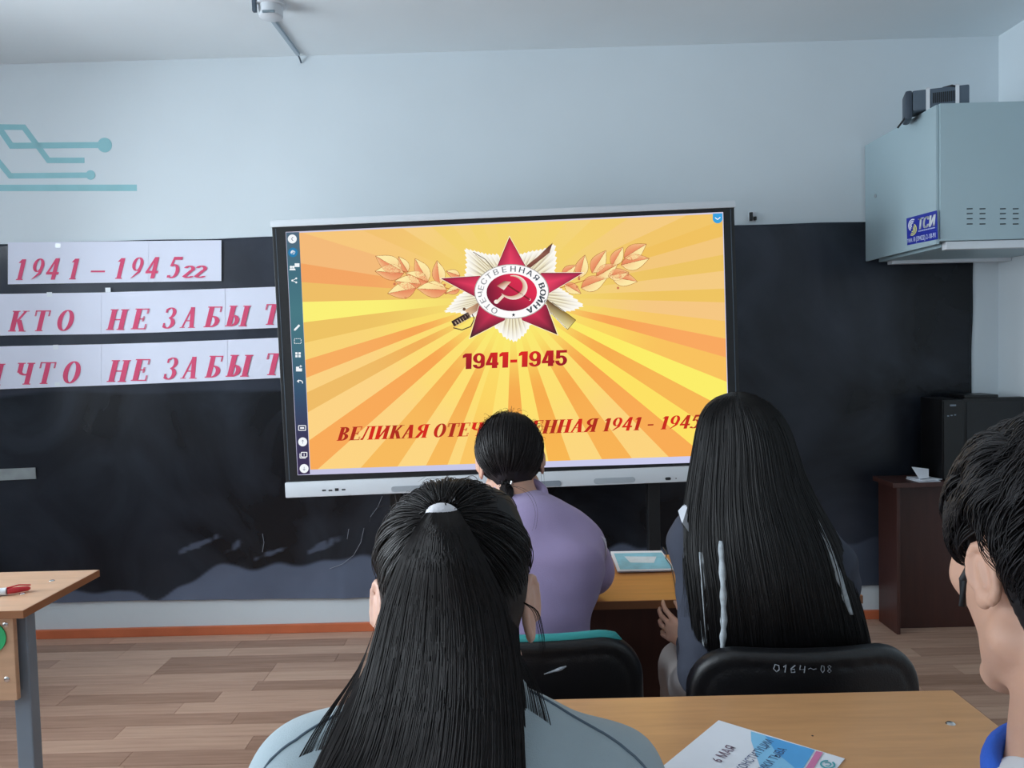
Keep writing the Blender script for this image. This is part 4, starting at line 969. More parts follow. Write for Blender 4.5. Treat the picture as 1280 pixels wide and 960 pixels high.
CRC, CRR = V3(0, -.012, .036), V3(.075, .097, .088)     # cranium centre and radii in the head's own frame
def head_shape(F, c, R, s, es=1.0, ea=-24):
    T = lambda *p: c+R @ (np.array(p)*s)
    E = lambda p, r, k=.012, op='add', M=None: F.ell(T(*p), np.array(r)*s, R if M is None else R @ M, k, op)
    K = lambda a, b, ra, rb, k=.012: F.cap(T(*a), T(*b), ra*s, rb*s, k)
    E(CRC, CRR); E((0, .036, -.022), (.062, .060, .082), .03); E((0, .048, .02), (.060, .048, .050), .03)
    for q in (-1, 1):
        K((q*.052, .004, -.060), (q*.016, .078, -.108), .020, .016, .02); E((q*.044, .062, -.014), (.022, .020, .018), .02)
        E((q*.030, .086, .030), (.022, .009, .006), .012)
        E((q*.032, .0935, .008), (.017, .010, .011), .008, 'sub'); E((q*.032, .083, .008), (.0165, .0125, .0115), .004)
        K((q*.019, .094, .0085), (q*.046, .086, .0085), .0026, .0026, .003)
        # ear: plate, rim, lobe, inner ridge
        a = math.radians(q*ea); M = np.array(Matrix.Rotation(a, 3, 'Z')); ec = V3(q*.080, -.018+(1-es)*.045, -.002)
        E(ec, (.0045, .018*es, .029*es), .006, 'add', M)
        f = M @ V3(0, 1, 0); u = V3(0, .12, 1); P = []
        for j in range(13):
            t = math.radians(-25+j*23); P.append(T(*(ec+f*(.019*es*math.cos(t))+u*(.031*es*math.sin(t))+V3(q*.003, 0, 0))))
        F.chain(P, [.0042*s]*13, .003)
        E(ec+V3(q*.001, .006*es, -.028*es), (.0055, .010*es, .012*es), .006); K(ec+f*.002+V3(q*.004, 0, .012*es), ec-f*.004+V3(q*.004, 0, -.012*es), .003, .003, .003)
        E((q*.011, .103, -.033), (.0085, .009, .007), .006)
    E((0, .084, -.112), (.020, .017, .015), .02)
    K((0, .094, .016), (0, .108, -.026), .0075, .0105, .010)
    E((0, .0925, -.063), (.021, .009, .0056), .006); E((0, .0905, -.0735), (.018, .009, .0066), .006)
    E((0, .0995, -.068), (.019, .004, .0010), .002, 'sub')
def hand_shape(F, wr, d, up, th, s=1.0, curl=(18, 22, 16), spread=.11):
    """wr wrist, d finger direction, up back of the hand, th side the thumb leaves from"""
    d = nrm(d); th = nrm(np.array(th)-d*np.dot(th, d)); up = nrm(np.cross(th, d))*(1 if np.dot(np.cross(th, d), up) > 0 else -1); wr = np.array(wr)
    R = np.stack([th, d, up], 1)
    F.ell(wr+d*.048*s, V3(.039, .052, .0145)*s, R, .010); F.ell(wr+d*.028*s+th*.022*s, V3(.017, .030, .014)*s, R, .010)
    for k, (o, l) in enumerate(((.030, .94), (.010, 1.04), (-.010, .97), (-.029, .78))):
        b = wr+d*(.086-.005*abs(k-1.2))*s+th*o*s; dd = nrm(d+th*(o/.03)*spread); P = [b-dd*.02*s, b]; ang = 0
        for sl, cu in zip((.043, .027, .021), curl):
            ang += math.radians(cu*(1+.12*k)); P.append(P[-1]+(dd*math.cos(ang)-up*math.sin(ang))*sl*l*s)
        F.chain(P, [.0090*s, .0090*s, .0078*s, .0070*s, .0058*s], .0025)
    b = wr+d*.022*s+th*.026*s; q1 = nrm(d*.72+th*.66-up*.2); q2 = nrm(d*.92+th*.30-up*.25)
    F.chain([b, b+q1*.040*s, b+q1*.040*s+q2*.030*s, b+q1*.040*s+q2*.054*s], [.012*s, .0098*s, .0085*s, .0066*s], .005)
def spine_R(a, b):
    z = nrm(np.array(b)-np.array(a)); x = V3(1, 0, 0); y = nrm(np.cross(z, x)); return np.stack([np.cross(y, z), y, z], 1)
def torso(F, J, g=0, wide=1.0, k=.04):
    """trunk and shoulders; g swells it for clothing"""
    R = spine_R(J['pel'], J['chest']); R2 = spine_R(J['chest'], J['neck'])
    F.ell(J['pel'], V3(.158*wide+g, .112+g, .115+g), None, k); F.ell((V3(*J['pel'])+V3(*J['chest']))/2, V3(.128*wide+g, .095+g, .15+g), R, k)
    F.ell(J['chest'], V3(.148*wide+g, .100+g, .165+g), R, k)
    F.ell(V3(*J['chest'])*.45+V3(*J['neck'])*.55, V3(.135*wide+g, .082+g, .10+g*.6), R2, k)
    for q in ('L', 'R'):
        s = V3(*J['sh'+q]); n = V3(*J['neck']); sg = -1 if q == 'L' else 1
        F.cap(n+V3(sg*.030, 0, -.012), s, .043+g*.7, .050+g*.75, k*.7)
        F.cap(V3(*J['chest'])+V3(sg*.09, 0, .04), s, .075+g, .052+g*.75, k)
def arm(F, J, q, g0=0, g1=0, upto=1.0, k=.02):
    s, e, w_ = V3(*J['sh'+q]), V3(*J['el'+q]), V3(*J['wr'+q])
    F.cap(s, e, .046+g0, .037+g0*.9, k)
    if upto > 0: F.cap(e, e+(w_-e)*upto, .037+g0*.9, (.037-.010*upto)+g1, k)
def legs(F, J, g=0, low=0, k=.02):
    for q in ('L', 'R'):
        h, n, a = V3(*J['hip'+q]), V3(*J['kn'+q]), V3(*J['an'+q])
        F.cap(h, n, .078+g, .055+g, .03); F.cap(n, a, .054+g, .036+g+low, k)
        if not g: F.cap(a, a+V3(0, .02, -.03), .036, .036, .02); F.cap(a+V3(0, -.02, -.045), a+V3(0, .15, -.052), .034, .026, .02)
def default_legs(J, cx, y, z=.535):
    for q, sg in (('L', -1), ('R', 1)):
        J['hip'+q] = (cx+sg*.09, y+.02, z-.015); J['kn'+q] = (cx+sg*.115, y+.43, z-.03); J['an'+q] = (cx+sg*.115, y+.40, .105)
def person(label, J, hR, hs, skin, shirt, trousers, shoes, h=.0032, sleeve=.95, g=.018, wide=1.0, fold=.006, seed=1, hands=None, group=None, es=1.0, ea=-24):
    pts = np.array([J[k] for k in J if k not in ('head',)]+[J['head']]); lo = pts.min(0)-V3(.13, .16, .11); hi = pts.max(0)+V3(.13, .2, .17)
    lo[2] = max(lo[2], 0)
    F = Field(lo, hi, h); torso(F, J, -.006, wide)
    for q in ('L', 'R'): arm(F, J, q)
    legs(F, J)
    c = V3(*J['head']); n = V3(*J['neck'])
    F.cap(n+V3(0, -.005, -.03), c+hR @ (V3(0, -.030, -.045)*hs), .056*hs, .051*hs, .03); F.cap(n+V3(0, .02, -.01), c+hR @ (V3(0, .012, -.085)*hs), .045*hs, .036*hs, .03)
    head_shape(F, c, hR, hs, es, ea)
    for q, sg in (('L', -1), ('R', 1)):
        w_, e = V3(*J['wr'+q]), V3(*J['el'+q]); hd = (hands or {}).get(q)
        if hd: hand_shape(F, w_, *hd)
        else: hand_shape(F, w_, nrm(w_-e)*V3(1, 1, .4)+V3(-sg*.15, .25, -.02), V3(0, 0, 1), V3(-sg, .2, 0))
    body = F.build('person', [skin, M_lip]); body.location = (0, 0, 0)
    # lips tinted by place
    me = body.data; co = np.empty(len(me.vertices)*3, np.float32); me.vertices.foreach_get('co', co); co = co.reshape(-1, 3)
    loc = ((co-c) @ hR)/hs; lip = ((loc[:, 0]/.022)**2+((loc[:, 2]+.068)/.0105)**2 < 1) & (loc[:, 1] > .086)
    lv = np.empty(len(me.loops), np.int32); me.loops.foreach_get('vertex_index', lv); me.polygons.foreach_set('material_index', lip[lv.reshape(-1, 4)].all(1).astype(np.int32))
    # set the origin at the seat
    base = Vector((J['pel'][0], J['pel'][1], 0)); me.transform(Matrix.Translation(-base)); body.location = base
    tag(body, label, 'person', group)
    for q in (-1, 1):
        ec = c+hR @ (V3(q*.032, .0815, .008)*hs); bm = bmesh.new(); bmesh.ops.create_uvsphere(bm, u_segments=16, v_segments=10, radius=.0128*hs)
        ev = [np.array(v.co)+ec for v in bm.verts]; ef = [[v.index for v in f.verts] for f in bm.faces]; bm.free(); eb = mesh_obj('eye', ev, ef, M_eye, body, smooth=True)
        ic = c+hR @ (V3(q*.032, .0925, .008)*hs); dv = hR @ V3(0, 1, 0); MB().tube([ic, ic+dv*.0019*hs, ic+dv*.0024*hs], [.0058*hs, .0054*hs, .003*hs], 16).build('iris', M_iris, eb, True)
        b = [c+hR @ (V3(q*x, y, z)*hs) for x, y, z in ((.014, .098, .028), (.026, .098, .033), (.040, .090, .033), (.050, .080, .027))]
        MB().tube(b, [.0022*hs, .0032*hs, .0028*hs, .001*hs], 8).build('eyebrow', M_hair, body, True)
    # clothes
    FS = Field(lo-.03, hi+.03, .0046); torso(FS, J, g, wide)
    for q in ('L', 'R'): arm(FS, J, q, g+.004, g+.002, sleeve, .03)
    if fold: FS.folds(fold, seed=seed)
    top = FS.build(shirt[0], shirt[1], body)
    FT = Field((lo[0], lo[1], 0), (hi[0], hi[1], J['pel'][2]+.2), .0065); FT.ell(J['pel'], V3(.165*wide, .122, .122), None, .03); legs(FT, J, .012, .018)
    FT.folds(.004, seed=seed+3); FT.build(trousers[0], trousers[1], body)
    for q in ('L', 'R'):
        a = V3(*J['an'+q]); FB = Field(a+V3(-.07, -.11, -.105), a+V3(.07, .22, .03), .005)
        FB.cap(a+V3(0, -.02, -.055), a+V3(0, .15, -.062), .046, .040, .02); FB.cap(a+V3(0, 0, -.01), a+V3(0, -.01, -.05), .046, .048, .02)
        fl = a[2]-.105
        FB.put(a+V3(-.07, -.11, -.2), a+V3(.07, .22, -.102), lambda X, Y, Z: Z-(a[2]-.102)+0*X+0*Y, .002, 'sub'); FB.build('shoe', shoes, body)
    return body, top
def surf(top, root):
    me = top.data; b = root.location; return BVHTree.FromPolygons([v.co+b for v in me.vertices], [tuple(p.vertices) for p in me.polygons])
def seam(bv, pts, r, name, m, parent, off=.0006, n=40):
    P = np.array(pts, float); t = np.linspace(0, len(P)-1, n); Q = np.stack([np.interp(t, range(len(P)), P[:, i]) for i in range(3)], 1); out = []
    for q in Q:
        l, nn, _, _ = bv.find_nearest(Vector(q))
        if l is not None: out.append(l+nn*off)
    return MB().tube(out, r, 6).build(name, m, parent, True)
def ring_collar(c, rx, ry, tilt, r, name, m, parent, hgt=1.0, roll=0):
    M = Matrix.Rotation(math.radians(tilt), 3, 'X') @ Matrix.Rotation(math.radians(roll), 3, 'Y'); V = []; F = []; n, k = 48, 12
    for i in range(n):
        a = 2*PI*i/n; d = Vector((math.cos(a), math.sin(a), 0)); p = Vector((rx*d.x, ry*d.y, 0))
        for j in range(k):
            b = 2*PI*j/k; V.append(Vector(c)+M @ (p+d*r*math.cos(b)+Vector((0, 0, r*hgt*math.sin(b)))))
    for i in range(n):
        for j in range(k): F.append((i*k+j, (i+1) % n*k+j, (i+1) % n*k+(j+1) % k, i*k+(j+1) % k))
    return mesh_obj(name, V, F, m, parent, smooth=True)

# ---- hair
def hair_cap(c, R, s, thick, zm, h=.004):
    """close hair shell; zm(azimuth) is the hairline height in the head's frame (0 = face, pi = nape)"""
    rr = (CRR+thick+.03)*s; F = Field(c-.17, c+.17, h)
    def fun(X, Y, Z):
        x, y, z = X-c[0], Y-c[1], Z-c[2]
        q = [(R[0, i]*x+R[1, i]*y+R[2, i]*z)/s for i in range(3)]
        e = [(q[i]-CRC[i])/(CRR[i]+thick) for i in range(3)]
        k0 = np.sqrt(e[0]**2+e[1]**2+e[2]**2); zz = np.minimum(q[2], CRC[2]); d = (k0-1)*.085*s
        # below the widest part the shell follows the skull down to the neck
        hz = np.sqrt((q[0]/(CRR[0]+thick))**2+((q[1]-CRC[1])/(CRR[1]+thick))**2); d2 = (hz-(1-np.clip((CRC[2]-q[2])/.12, 0, 1)**2*.36))*.080*s
        d = np.where(q[2] < CRC[2], np.maximum(np.minimum(d, d2), d*.3+d2*.7), d)
        az = np.arctan2(np.abs(q[0]), q[1]); lim = np.interp(az, *zm)
        return np.maximum(d, (lim-q[2])*.7*s)
    F.put(c-.16, c+.16, fun); return F.mesh()
def on_skull(c, R, s, d, off):
    """points at direction d (n,3) in the head's frame, lifted off the skull"""
    return c+((CRC+(CRR+off)*d)*s) @ R.T
def slerp(a, b, t):
    w_ = np.arccos(np.clip((a*b).sum(-1, keepdims=True), -1, 1))+1e-6; return (np.sin((1-t)*w_)*a+np.sin(t*w_)*b)/np.sin(w_)
def to_dir(c, R, s, p): d = ((np.array(p)-c) @ R)/s-CRC; d = d/CRR; return d/np.linalg.norm(d)
def rand_dirs(n, zm, extra=.0):
    out = []
    while len(out) < n:
        d = RNG.normal(size=3); d /= np.linalg.norm(d); p = CRC+(CRR+.008)*d
        if p[2] > np.interp(math.atan2(abs(p[0]), p[1]), *zm)+extra: out.append(d)
    return np.array(out)
def pulled(c, R, s, n, tie, zm, rad, segs=14, lift=.010, extra=0, puff=.006):
    d0 = rand_dirs(n, zm, extra); dT = to_dir(c, R, s, tie)[None]; t = np.linspace(0, 1, segs)[None, :, None]
    D = slerp(d0[:, None], np.repeat(dT[:, None], n, 0), t); D /= np.linalg.norm(D, axis=2, keepdims=True)
    off = (lift+RNG.uniform(-.002, puff, (n, 1, 1)))*np.sin(PI*np.clip(t*.9+.1, 0, 1))**.4+.004*RNG.normal(size=(n, 1, 1))*np.sin(PI*t)*.5
    P = on_skull(c, R, s, D, off); e = np.array(tie)+RNG.normal(size=(n, 3))*.006; k = np.clip((t-.8)/.2, 0, 1)**2; P = P*(1-k)+e[:, None]*k
    Rr = rad*RNG.uniform(.6, 1.3, (n, 1))*np.clip(np.linspace(.5, 1.6, segs), 0, 1)[None]; return strand_mesh(P, Rr)
class Loft:
    def __init__(s, rows):                                # rows: z, x left, x right, y centre, depth behind, depth in front
        A = np.array(rows, float); n = 80; t = np.linspace(0, len(A)-1, n); s.A = np.stack([np.interp(t, range(len(A)), A[:, i]) for i in range(6)], 1)
        k = np.array([1, 2, 3, 2, 1])/9; P = np.vstack([s.A[:1]]*2+[s.A]+[s.A[-1:]]*2); s.A = np.stack([np.convolve(P[:, i], k, 'valid') for i in range(6)], 1); s.n = n
    def at(s, phi, t):                                    # phi, t arrays of one shape -> points
        r = np.stack([np.interp(t*(s.n-1), range(s.n), s.A[:, i]) for i in range(6)], -1)
        cx, w_ = (r[..., 1]+r[..., 2])/2, (r[..., 2]-r[..., 1])/2; sn = np.sin(phi)
        return np.stack([cx+w_*np.cos(phi), r[..., 3]+np.where(sn < 0, r[..., 4], r[..., 5])*sn, r[..., 0]], -1)
    def solid(s, k=.97, seed=0, n=96, m=60):
        rng = np.random.default_rng(seed); ph = np.linspace(0, 2*PI, n, endpoint=False)[None].repeat(m, 0); t = np.linspace(0, 1, m)[:, None].repeat(n, 1)
        P = s.at(ph, t); C = s.at(ph, t).mean(1, keepdims=True); g = np.convolve(np.tile(rng.uniform(-1, 1, n), 3), [.3, .4, .3], 'same')[n:2*n]
        P = C+(P-C)*(k+.018*g[None, :, None]); V = np.vstack([P.reshape(-1, 3), C[0], C[-1]]); F = []
        i, j = np.meshgrid(range(m-1), range(n), indexing='ij'); j2 = (j+1) % n
        F = np.stack([i*n+j, (i+1)*n+j, (i+1)*n+j2, i*n+j2], -1).reshape(-1, 4); a = np.arange(n); b = (a+1) % n
        F = np.vstack([F, np.stack([a, b, np.full(n, m*n), np.full(n, m*n)], 1)[:, [1, 0, 2, 2]]*0+np.stack([b, a, np.full(n, m*n), b], 1)]) if False else F
        return V, F
    def strands(s, n, rad, p0, p1, t0=(0, .1), t1=(.9, 1), segs=22, jit=.02, drift=.25, seed=0, keep=None, wave=.004):
        rng = np.random.default_rng(seed); u = np.linspace(0, 1, segs)[None]
        a = rng.uniform(*t0, (n, 1)); b = rng.uniform(*t1, (n, 1)); t = a+(b-a)*u; base = rng.uniform(p0, p1, (n, 1))
        # strands gather in locks
        nl = max(6, n//26); cen = rng.uniform(p0, p1, nl); near = cen[np.abs(base-cen[None]).argmin(1)][:, None]; ph = base+(near-base)*.55*u**1.2
        ph = ph+drift*rng.normal(size=(n, 1))*.12*u
        P = s.at(ph, t); C = s.at(ph*0+PI/2, t)*.5+s.at(ph*0-PI/2, t)*.5; P = C+(P-C)*(1+jit*rng.uniform(-.6, 1, (n, 1, 1)))
        P[..., 0] += wave*np.sin(u*rng.uniform(2, 7, (n, 1))+rng.uniform(0, 6, (n, 1)))*u; 
        if keep is not None: k = keep(ph[:, -1], P); P = P[k]; rng2 = k
        Rr = rad*rng.uniform(.6, 1.35, (len(P), 1))*np.clip(np.linspace(3.4, .15, segs), 0, 1)[None]; return strand_mesh(P, Rr)
def loose(paths, rad, segs=16, seed=0):
    out = []
    for p in paths:
        p = np.array(p, float); t = np.linspace(0, len(p)-1, segs); out.append(np.stack([np.interp(t, range(len(p)), p[:, i]) for i in range(3)], 1))
    P = np.array(out); P[:, 1:-1] = (P[:, :-2]+2*P[:, 1:-1]+P[:, 2:])/4; P[:, 1:-1] = (P[:, :-2]+2*P[:, 1:-1]+P[:, 2:])/4
    return strand_mesh(P, np.full(P.shape[:2], rad)*np.linspace(1, .3, segs)[None])
def add_hair(name, parts, m, parent): V, F = join(parts); o = mesh_obj(name, V, F, m, parent, smooth=True); o['kind'] = 'stuff'; return o

HL = ([0, .8, 1.2, 1.42, 1.62, 1.85, 2.2, 2.6, PI], [.074, .062, .030, .004, .026, .020, -.030, -.070, -.082])

# ------------------------------------------------------------------ girl with the white hair tie (nearest)
J = dict(pel=(-.065, .655, .545), chest=(-.068, .745, .86), neck=(-.068, .80, 1.018), head=(-.074, .868, 1.118),
         shL=(-.204, .785, .958), shR=(.070, .785, .938), elL=(-.245, .965, .815), elR=(.108, .965, .815), wrL=(-.12, 1.17, .814), wrR=(.01, 1.17, .814))
default_legs(J, .0, .655)
M_sweat = mat('pale_blue_grey_cloth', (166, 182, 190), .85, .15, var=.04, bump=.25, bscale=700, sheen=.2)
R1 = headrot(2, -10, 0)
g1, top1 = person('girl with a white hair tie in her long black hair, in a pale grey-blue sweatshirt', J, R1, 1.0, M_skin, ('sweatshirt', M_sweat), ('trousers', mat('dark_blue_cloth', (44, 52, 72), .9)), M_white,
                  h=.0032, g=.018, wide=1.0, fold=.004, seed=4)
bv = surf(top1, g1); M_seam = mat('grey_seam', (96, 112, 126), .9)
ring_collar((-.070, .805, 1.030), .066, .062, 18, .012, 'collar', M_sweat, g1, 1.5)
seam(bv, [(.01, .80, 1.06), (.07, .77, 1.02), (.118, .755, .94), (.128, .755, .83)], .0014, 'shoulder_seam', M_seam, g1); seam(bv, [(-.15, .80, 1.06), (-.205, .77, 1.02), (-.252, .755, .94), (-.262, .755, .83)], .0014, 'shoulder_seam', M_seam, g1)
c1 = V3(*J['head']); tie = V3(*at(553, 643, Y=.785))
rows = [(1.252, -.066, -.050, .862, .012, .012), (1.247, -.101, -.022, .862, .040, .03), (1.237, -.123, -.007, .862, .060, .04), (1.222, -.138, .001, .862, .080, .05), (1.200, -.148, .009, .862, .096, .05), (1.178, -.150, .010, .86, .104, .05),
        (1.155, -.146, -.002, .855, .106, .04), (1.128, -.148, -.007, .845, .102, .03), (1.10, -.152, -.008, .83, .092, .03), (1.075, -.160, -.006, .80, .078, .03), (1.045, -.178, -.004, .755, .060, .03), (1.01, -.196, -.004, .715, .050, .025),
        (.96, -.212, -.004, .675, .040, .02), (.90, -.222, -.004, .650, .036, .018), (.82, -.198, -.010, .632, .030, .015), (.74, -.188, -.020, .622, .022, .012)]
L1 = Loft(rows)
pony = Loft([(tie[2]+.006, tie[0]-.012, tie[0]+.014, tie[1]-.004, .012, .008), (tie[2]-.006, tie[0]-.022, tie[0]+.024, tie[1]-.022, .018, .012), (tie[2]-.03, tie[0]-.034, tie[0]+.036, tie[1]-.030, .022, .015), (1.16, -.130, -.022, .757, .024, .02), (1.12, -.140, -.014, .748, .022, .02), (1.08, -.150, -.010, .732, .022, .02),
             (1.045, -.162, -.008, .706, .022, .02), (1.01, -.184, -.008, .678, .022, .02), (.96, -.200, -.008, .650, .022, .02), (.88, -.19, -.01, .624, .02, .02), (.76, -.18, -.02, .604, .014, .02)])
zmp = ([0, .8, 1.2, 1.42, 1.62, 1.85, 2.2, 2.6, PI], [.074, .062, .032, .020, .034, .034, .02, .0, .0])
fly1 = []
rg = np.random.default_rng(5)
for i in range(60):
    a = rg.uniform(.36*PI, .78*PI); r = .096+rg.uniform(0, .016); x, z = -.070+r*.90*math.cos(a), 1.152+r*1.02*math.sin(a); e = rg.normal(size=3)*.02
    fly1.append([(x*.94-.004, .86, 1.15+(z-1.15)*.93), (x, .85+e[1], z), (x+.4*e[0]+.008*math.cos(a), .84+e[1], z+.2*e[2]), (x+.7*e[0], .84, z+e[2]*.3-.010)])
for i in range(46):                                        # thin wisps over the right shoulder and by the ear
    x = rg.uniform(-.004, .030); fly1.append([(-.01, .80, 1.10), (x*.6, .775, 1.06), (x, .735, 1.015), (x+.006*rg.normal(), .70, .96), (x+.01*rg.normal(), .67, .89)])
for i in range(90):
    x = rg.uniform(-.232, -.175); fly1.append([(-.150, .84, 1.13), (-.165, .80, 1.08), (-.0875+x*.5, .755, 1.04), (x, .715, .99), (x+.01*rg.normal(), .675, .90)])
for i in range(9):
    x = .012+rg.uniform(-.004, .006); fly1.append([(-.004, .83, 1.135), (x, .815, 1.128), (x+.006, .81, 1.095), (x+.004*rg.normal(), .805, 1.05)])
add_hair('hair', [hair_cap(c1, R1, 1.0, .006, HL), L1.solid(.95, 1), pony.solid(.95, 2), pulled(c1, R1, 1.0, 3000, tie, zmp, .00065, lift=.009),
                  L1.strands(3000, .0007, -PI-.35, .35, (.42, .5), (.88, 1), jit=.03, seed=2), pony.strands(2600, .0007, -PI-.2, .2, (0, .03), (.86, 1), jit=.06, seed=3), loose(fly1, .00035)], M_hair, g1)
o = ring_collar(tie+V3(0, -.004, -.001), .0105, .010, -50, .0066, 'hair_tie', mat('white_cloth', (232, 232, 238), .8, .2, bump=.3, bscale=300), g1, 1.1); tag(o, 'white fabric hair tie')

# ------------------------------------------------------------------ girl in lilac with the low ponytail
J = dict(pel=(.022, 1.80, .55), chest=(.020, 1.905, .835), neck=(.004, 1.985, .998), head=(-.022, 2.055, 1.105),
         shL=(-.125, 1.97, .912), shR=(.126, 1.955, .914), elL=(-.17, 2.10, .822), elR=(.178, 2.045, .822), wrL=(-.06, 2.26, .818), wrR=(.08, 2.26, .818))
default_legs(J, .022, 1.80)
M_lilac = mat('lilac_cloth', (170, 154, 194), .9, .12, var=.04, bump=.25, bscale=600, sheen=.2)
R2 = headrot(4, -8, -3)
g2, top2 = person('girl with a low ponytail in a lilac sweatshirt before the screen', J, R2, .97, M_skin2, ('sweatshirt', M_lilac), ('trousers', MATS['dark_blue_cloth']), M_white,
                  h=.004, g=.018, wide=.92, fold=.0042, seed=11)
ring_collar((.000, 1.992, 1.030), .060, .058, 22, .012, 'collar', M_lilac, g2, 1.4)
bv = surf(top2, g2)
# pale patch on the right sleeve
V = []; F = []; n = 8
A_, B_ = [at(736, 678, Y=1.93), at(745, 676, Y=1.95)], [at(733, 697, Y=1.93), at(747, 704, Y=1.96)]
for i in range(n+1):
    for j in range(n+1):
        a = A_[0].lerp(A_[1], j/n); b = B_[0].lerp(B_[1], j/n); l, nn, _, _ = bv.find_nearest(a.lerp(b, i/n)); V.append(l+nn*.0012)
for i in range(n):
    for j in range(n): F.append((i*(n+1)+j, i*(n+1)+j+1, (i+1)*(n+1)+j+1, (i+1)*(n+1)+j))
tag(mesh_obj('sleeve_patch', V, F, mat('pale_lilac_cloth', (214, 210, 226), .8), g2), 'pale grey patch on the sleeve')
c2 = V3(*J['head']); tie2 = V3(*at(634, 606, Y=1.975))
HL2 = ([0, .8, 1.2, 1.42, 1.62, 1.85, 2.2, 2.6, PI], [.074, .062, .030, .010, .030, .015, -.035, -.066, -.076])
tail = Loft([(tie2[2]+.004, tie2[0]-.010, tie2[0]+.010, tie2[1], .010, .008), (tie2[2]-.012, tie2[0]-.018, tie2[0]+.014, tie2[1]-.018, .014, .01), (tie2[2]-.06, tie2[0]-.030, tie2[0]+.008, tie2[1]-.055, .016, .012), (.93, tie2[0]-.044, tie2[0]-.002, 1.835, .016, .02), (.84, tie2[0]-.048, tie2[0]-.012, 1.785, .012, .02)])
fly2 = [[tie2+V3(0, -.01, 0), at(655, 609, Y=1.93), at(668, 622, Y=1.90), at(673, 640, Y=1.875), at(670, 662, Y=1.85), at(664, 676, Y=1.84)], [tie2+V3(0, -.01, .002), at(652, 611, Y=1.93), at(664, 622, Y=1.90), at(670, 640, Y=1.875), at(668, 655, Y=1.85), at(665, 664, Y=1.845)]]
for i in range(36):
    a = rg.uniform(.2, PI-.2); r = .098+rg.uniform(0, .01); x, z = -.022+r*.86*math.cos(a), 1.14+r*math.sin(a); e = rg.normal(size=3)*.014
    fly2.append([(x*.95, 2.05, 1.13+(z-1.13)*.95), (x, 2.04, z), (x+.3*e[0]+.006*math.cos(a), 2.04, z+.2*e[2]), (x+.6*e[0], 2.04, z+e[2]*.3-.008)])
for q in ((598, 570), (676, 590), (679, 586)): p = at(q[0], q[1], Y=2.02); fly2.append([p+Vector((0, 0, .03)), p, p+Vector((.002, 0, -.03)), p+Vector((-.001, 0, -.06))])
add_hair('hair', [hair_cap(c2, R2, .97, .007, HL2), pulled(c2, R2, .97, 3000, tie2, HL2, .0008, lift=.010, extra=-.006, puff=.005), tail.solid(.95, 4), tail.strands(600, .0009, -PI, PI, (0, .03), (.85, 1), jit=.08, seed=6), loose(fly2, .0006)], mat('dark_brown_hair', (30, 25, 26), .5, .32, var=.35, scale=120), g2)
o = ring_collar(tie2+V3(.003, -.004, 0), .010, .009, -70, .0045, 'hair_tie', M_dark, g2); p = at(639, 605, Y=1.955)
MB().tube([p, p+Vector((.002, 0, .008))], .003, 10).build('hair_clasp', M_chrome, g2, True)

# ------------------------------------------------------------------ girl with long loose hair
J = dict(pel=(.560, 1.745, .55), chest=(.556, 1.745, .845), neck=(.530, 1.760, 1.005), head=(.493, 1.785, 1.152),
         shL=(.400, 1.765, .955), shR=(.600, 1.770, .905), elL=(.392, 1.690, .690), elR=(.615, 1.90, .80), wrL=(.404, 1.870, .690), wrR=(.58, 2.09, .815))
default_legs(J, .555, 1.745)
M_slate = mat('slate_grey_cloth', (62, 66, 78), .85, .15, var=.06, bump=.25, bscale=600); M_ltg = mat('light_grey_cloth', (212, 206, 204), .9, .1, var=.06, bump=.2, bscale=400)
R3 = headrot(14, -3, -5)
g3, top3 = person('girl with very long loose black hair in a slate grey jacket', J, R3, 1.0, M_skin2, ('jacket', M_slate), ('trousers', M_ltg), M_dark,
                  h=.004, g=.014, wide=1.0, fold=.004, seed=21, sleeve=.86,
                  hands={'L': (V3(-.62, .70, .22), V3(.1, -.3, 1), V3(-.1, .2, .9), .86, (14, 20, 16), .2)})
FT = Field((.33, 1.60, .50), (.50, 2.05, .80), .006); FT.cap((.415, 1.73, .70), (.425, 1.90, .565), .052, .075, .03); FT.cap((.415, 1.73, .70), (.44, 1.72, .56), .052, .08, .03); FT.folds(.008, seed=8); FT.build('hip_fold', M_ltg, g3)
bv = surf(top3, g3)
MB().prism([at(849, 641, Y=1.735), at(861, 628, Y=1.735), at(872, 632, Y=1.73), at(872, 672, Y=1.70), at(863, 668, Y=1.695), at(853, 654, Y=1.70)], (0, .012, .002)).build('collar', mat('pale_grey_shirt_cloth', (190, 194, 202), .8), g3)
c3 = V3(*J['head'])
rows3 = [(1.288, .480, .500, 1.775, .010, .010), (1.278, .446, .528, 1.775, .040, .04), (1.262, .424, .552, 1.775, .062, .055), (1.238, .408, .578, 1.775, .084, .065), (1.20, .398, .596, 1.772, .098, .065), (1.165, .391, .606, 1.768, .104, .06),
         (1.10, .378, .622, 1.758, .104, .05), (1.04, .366, .646, 1.742, .102, .04), (.975, .356, .676, 1.722, .100, .03), (.925, .357, .690, 1.705, .092, .03), (.875, .360, .700, 1.692, .084, .03), (.81, .364, .716, 1.682, .072, .03), (.74, .370, .730, 1.676, .056, .03), (.70, .376, .728, 1.674, .045, .03)]
L3 = Loft(rows3)
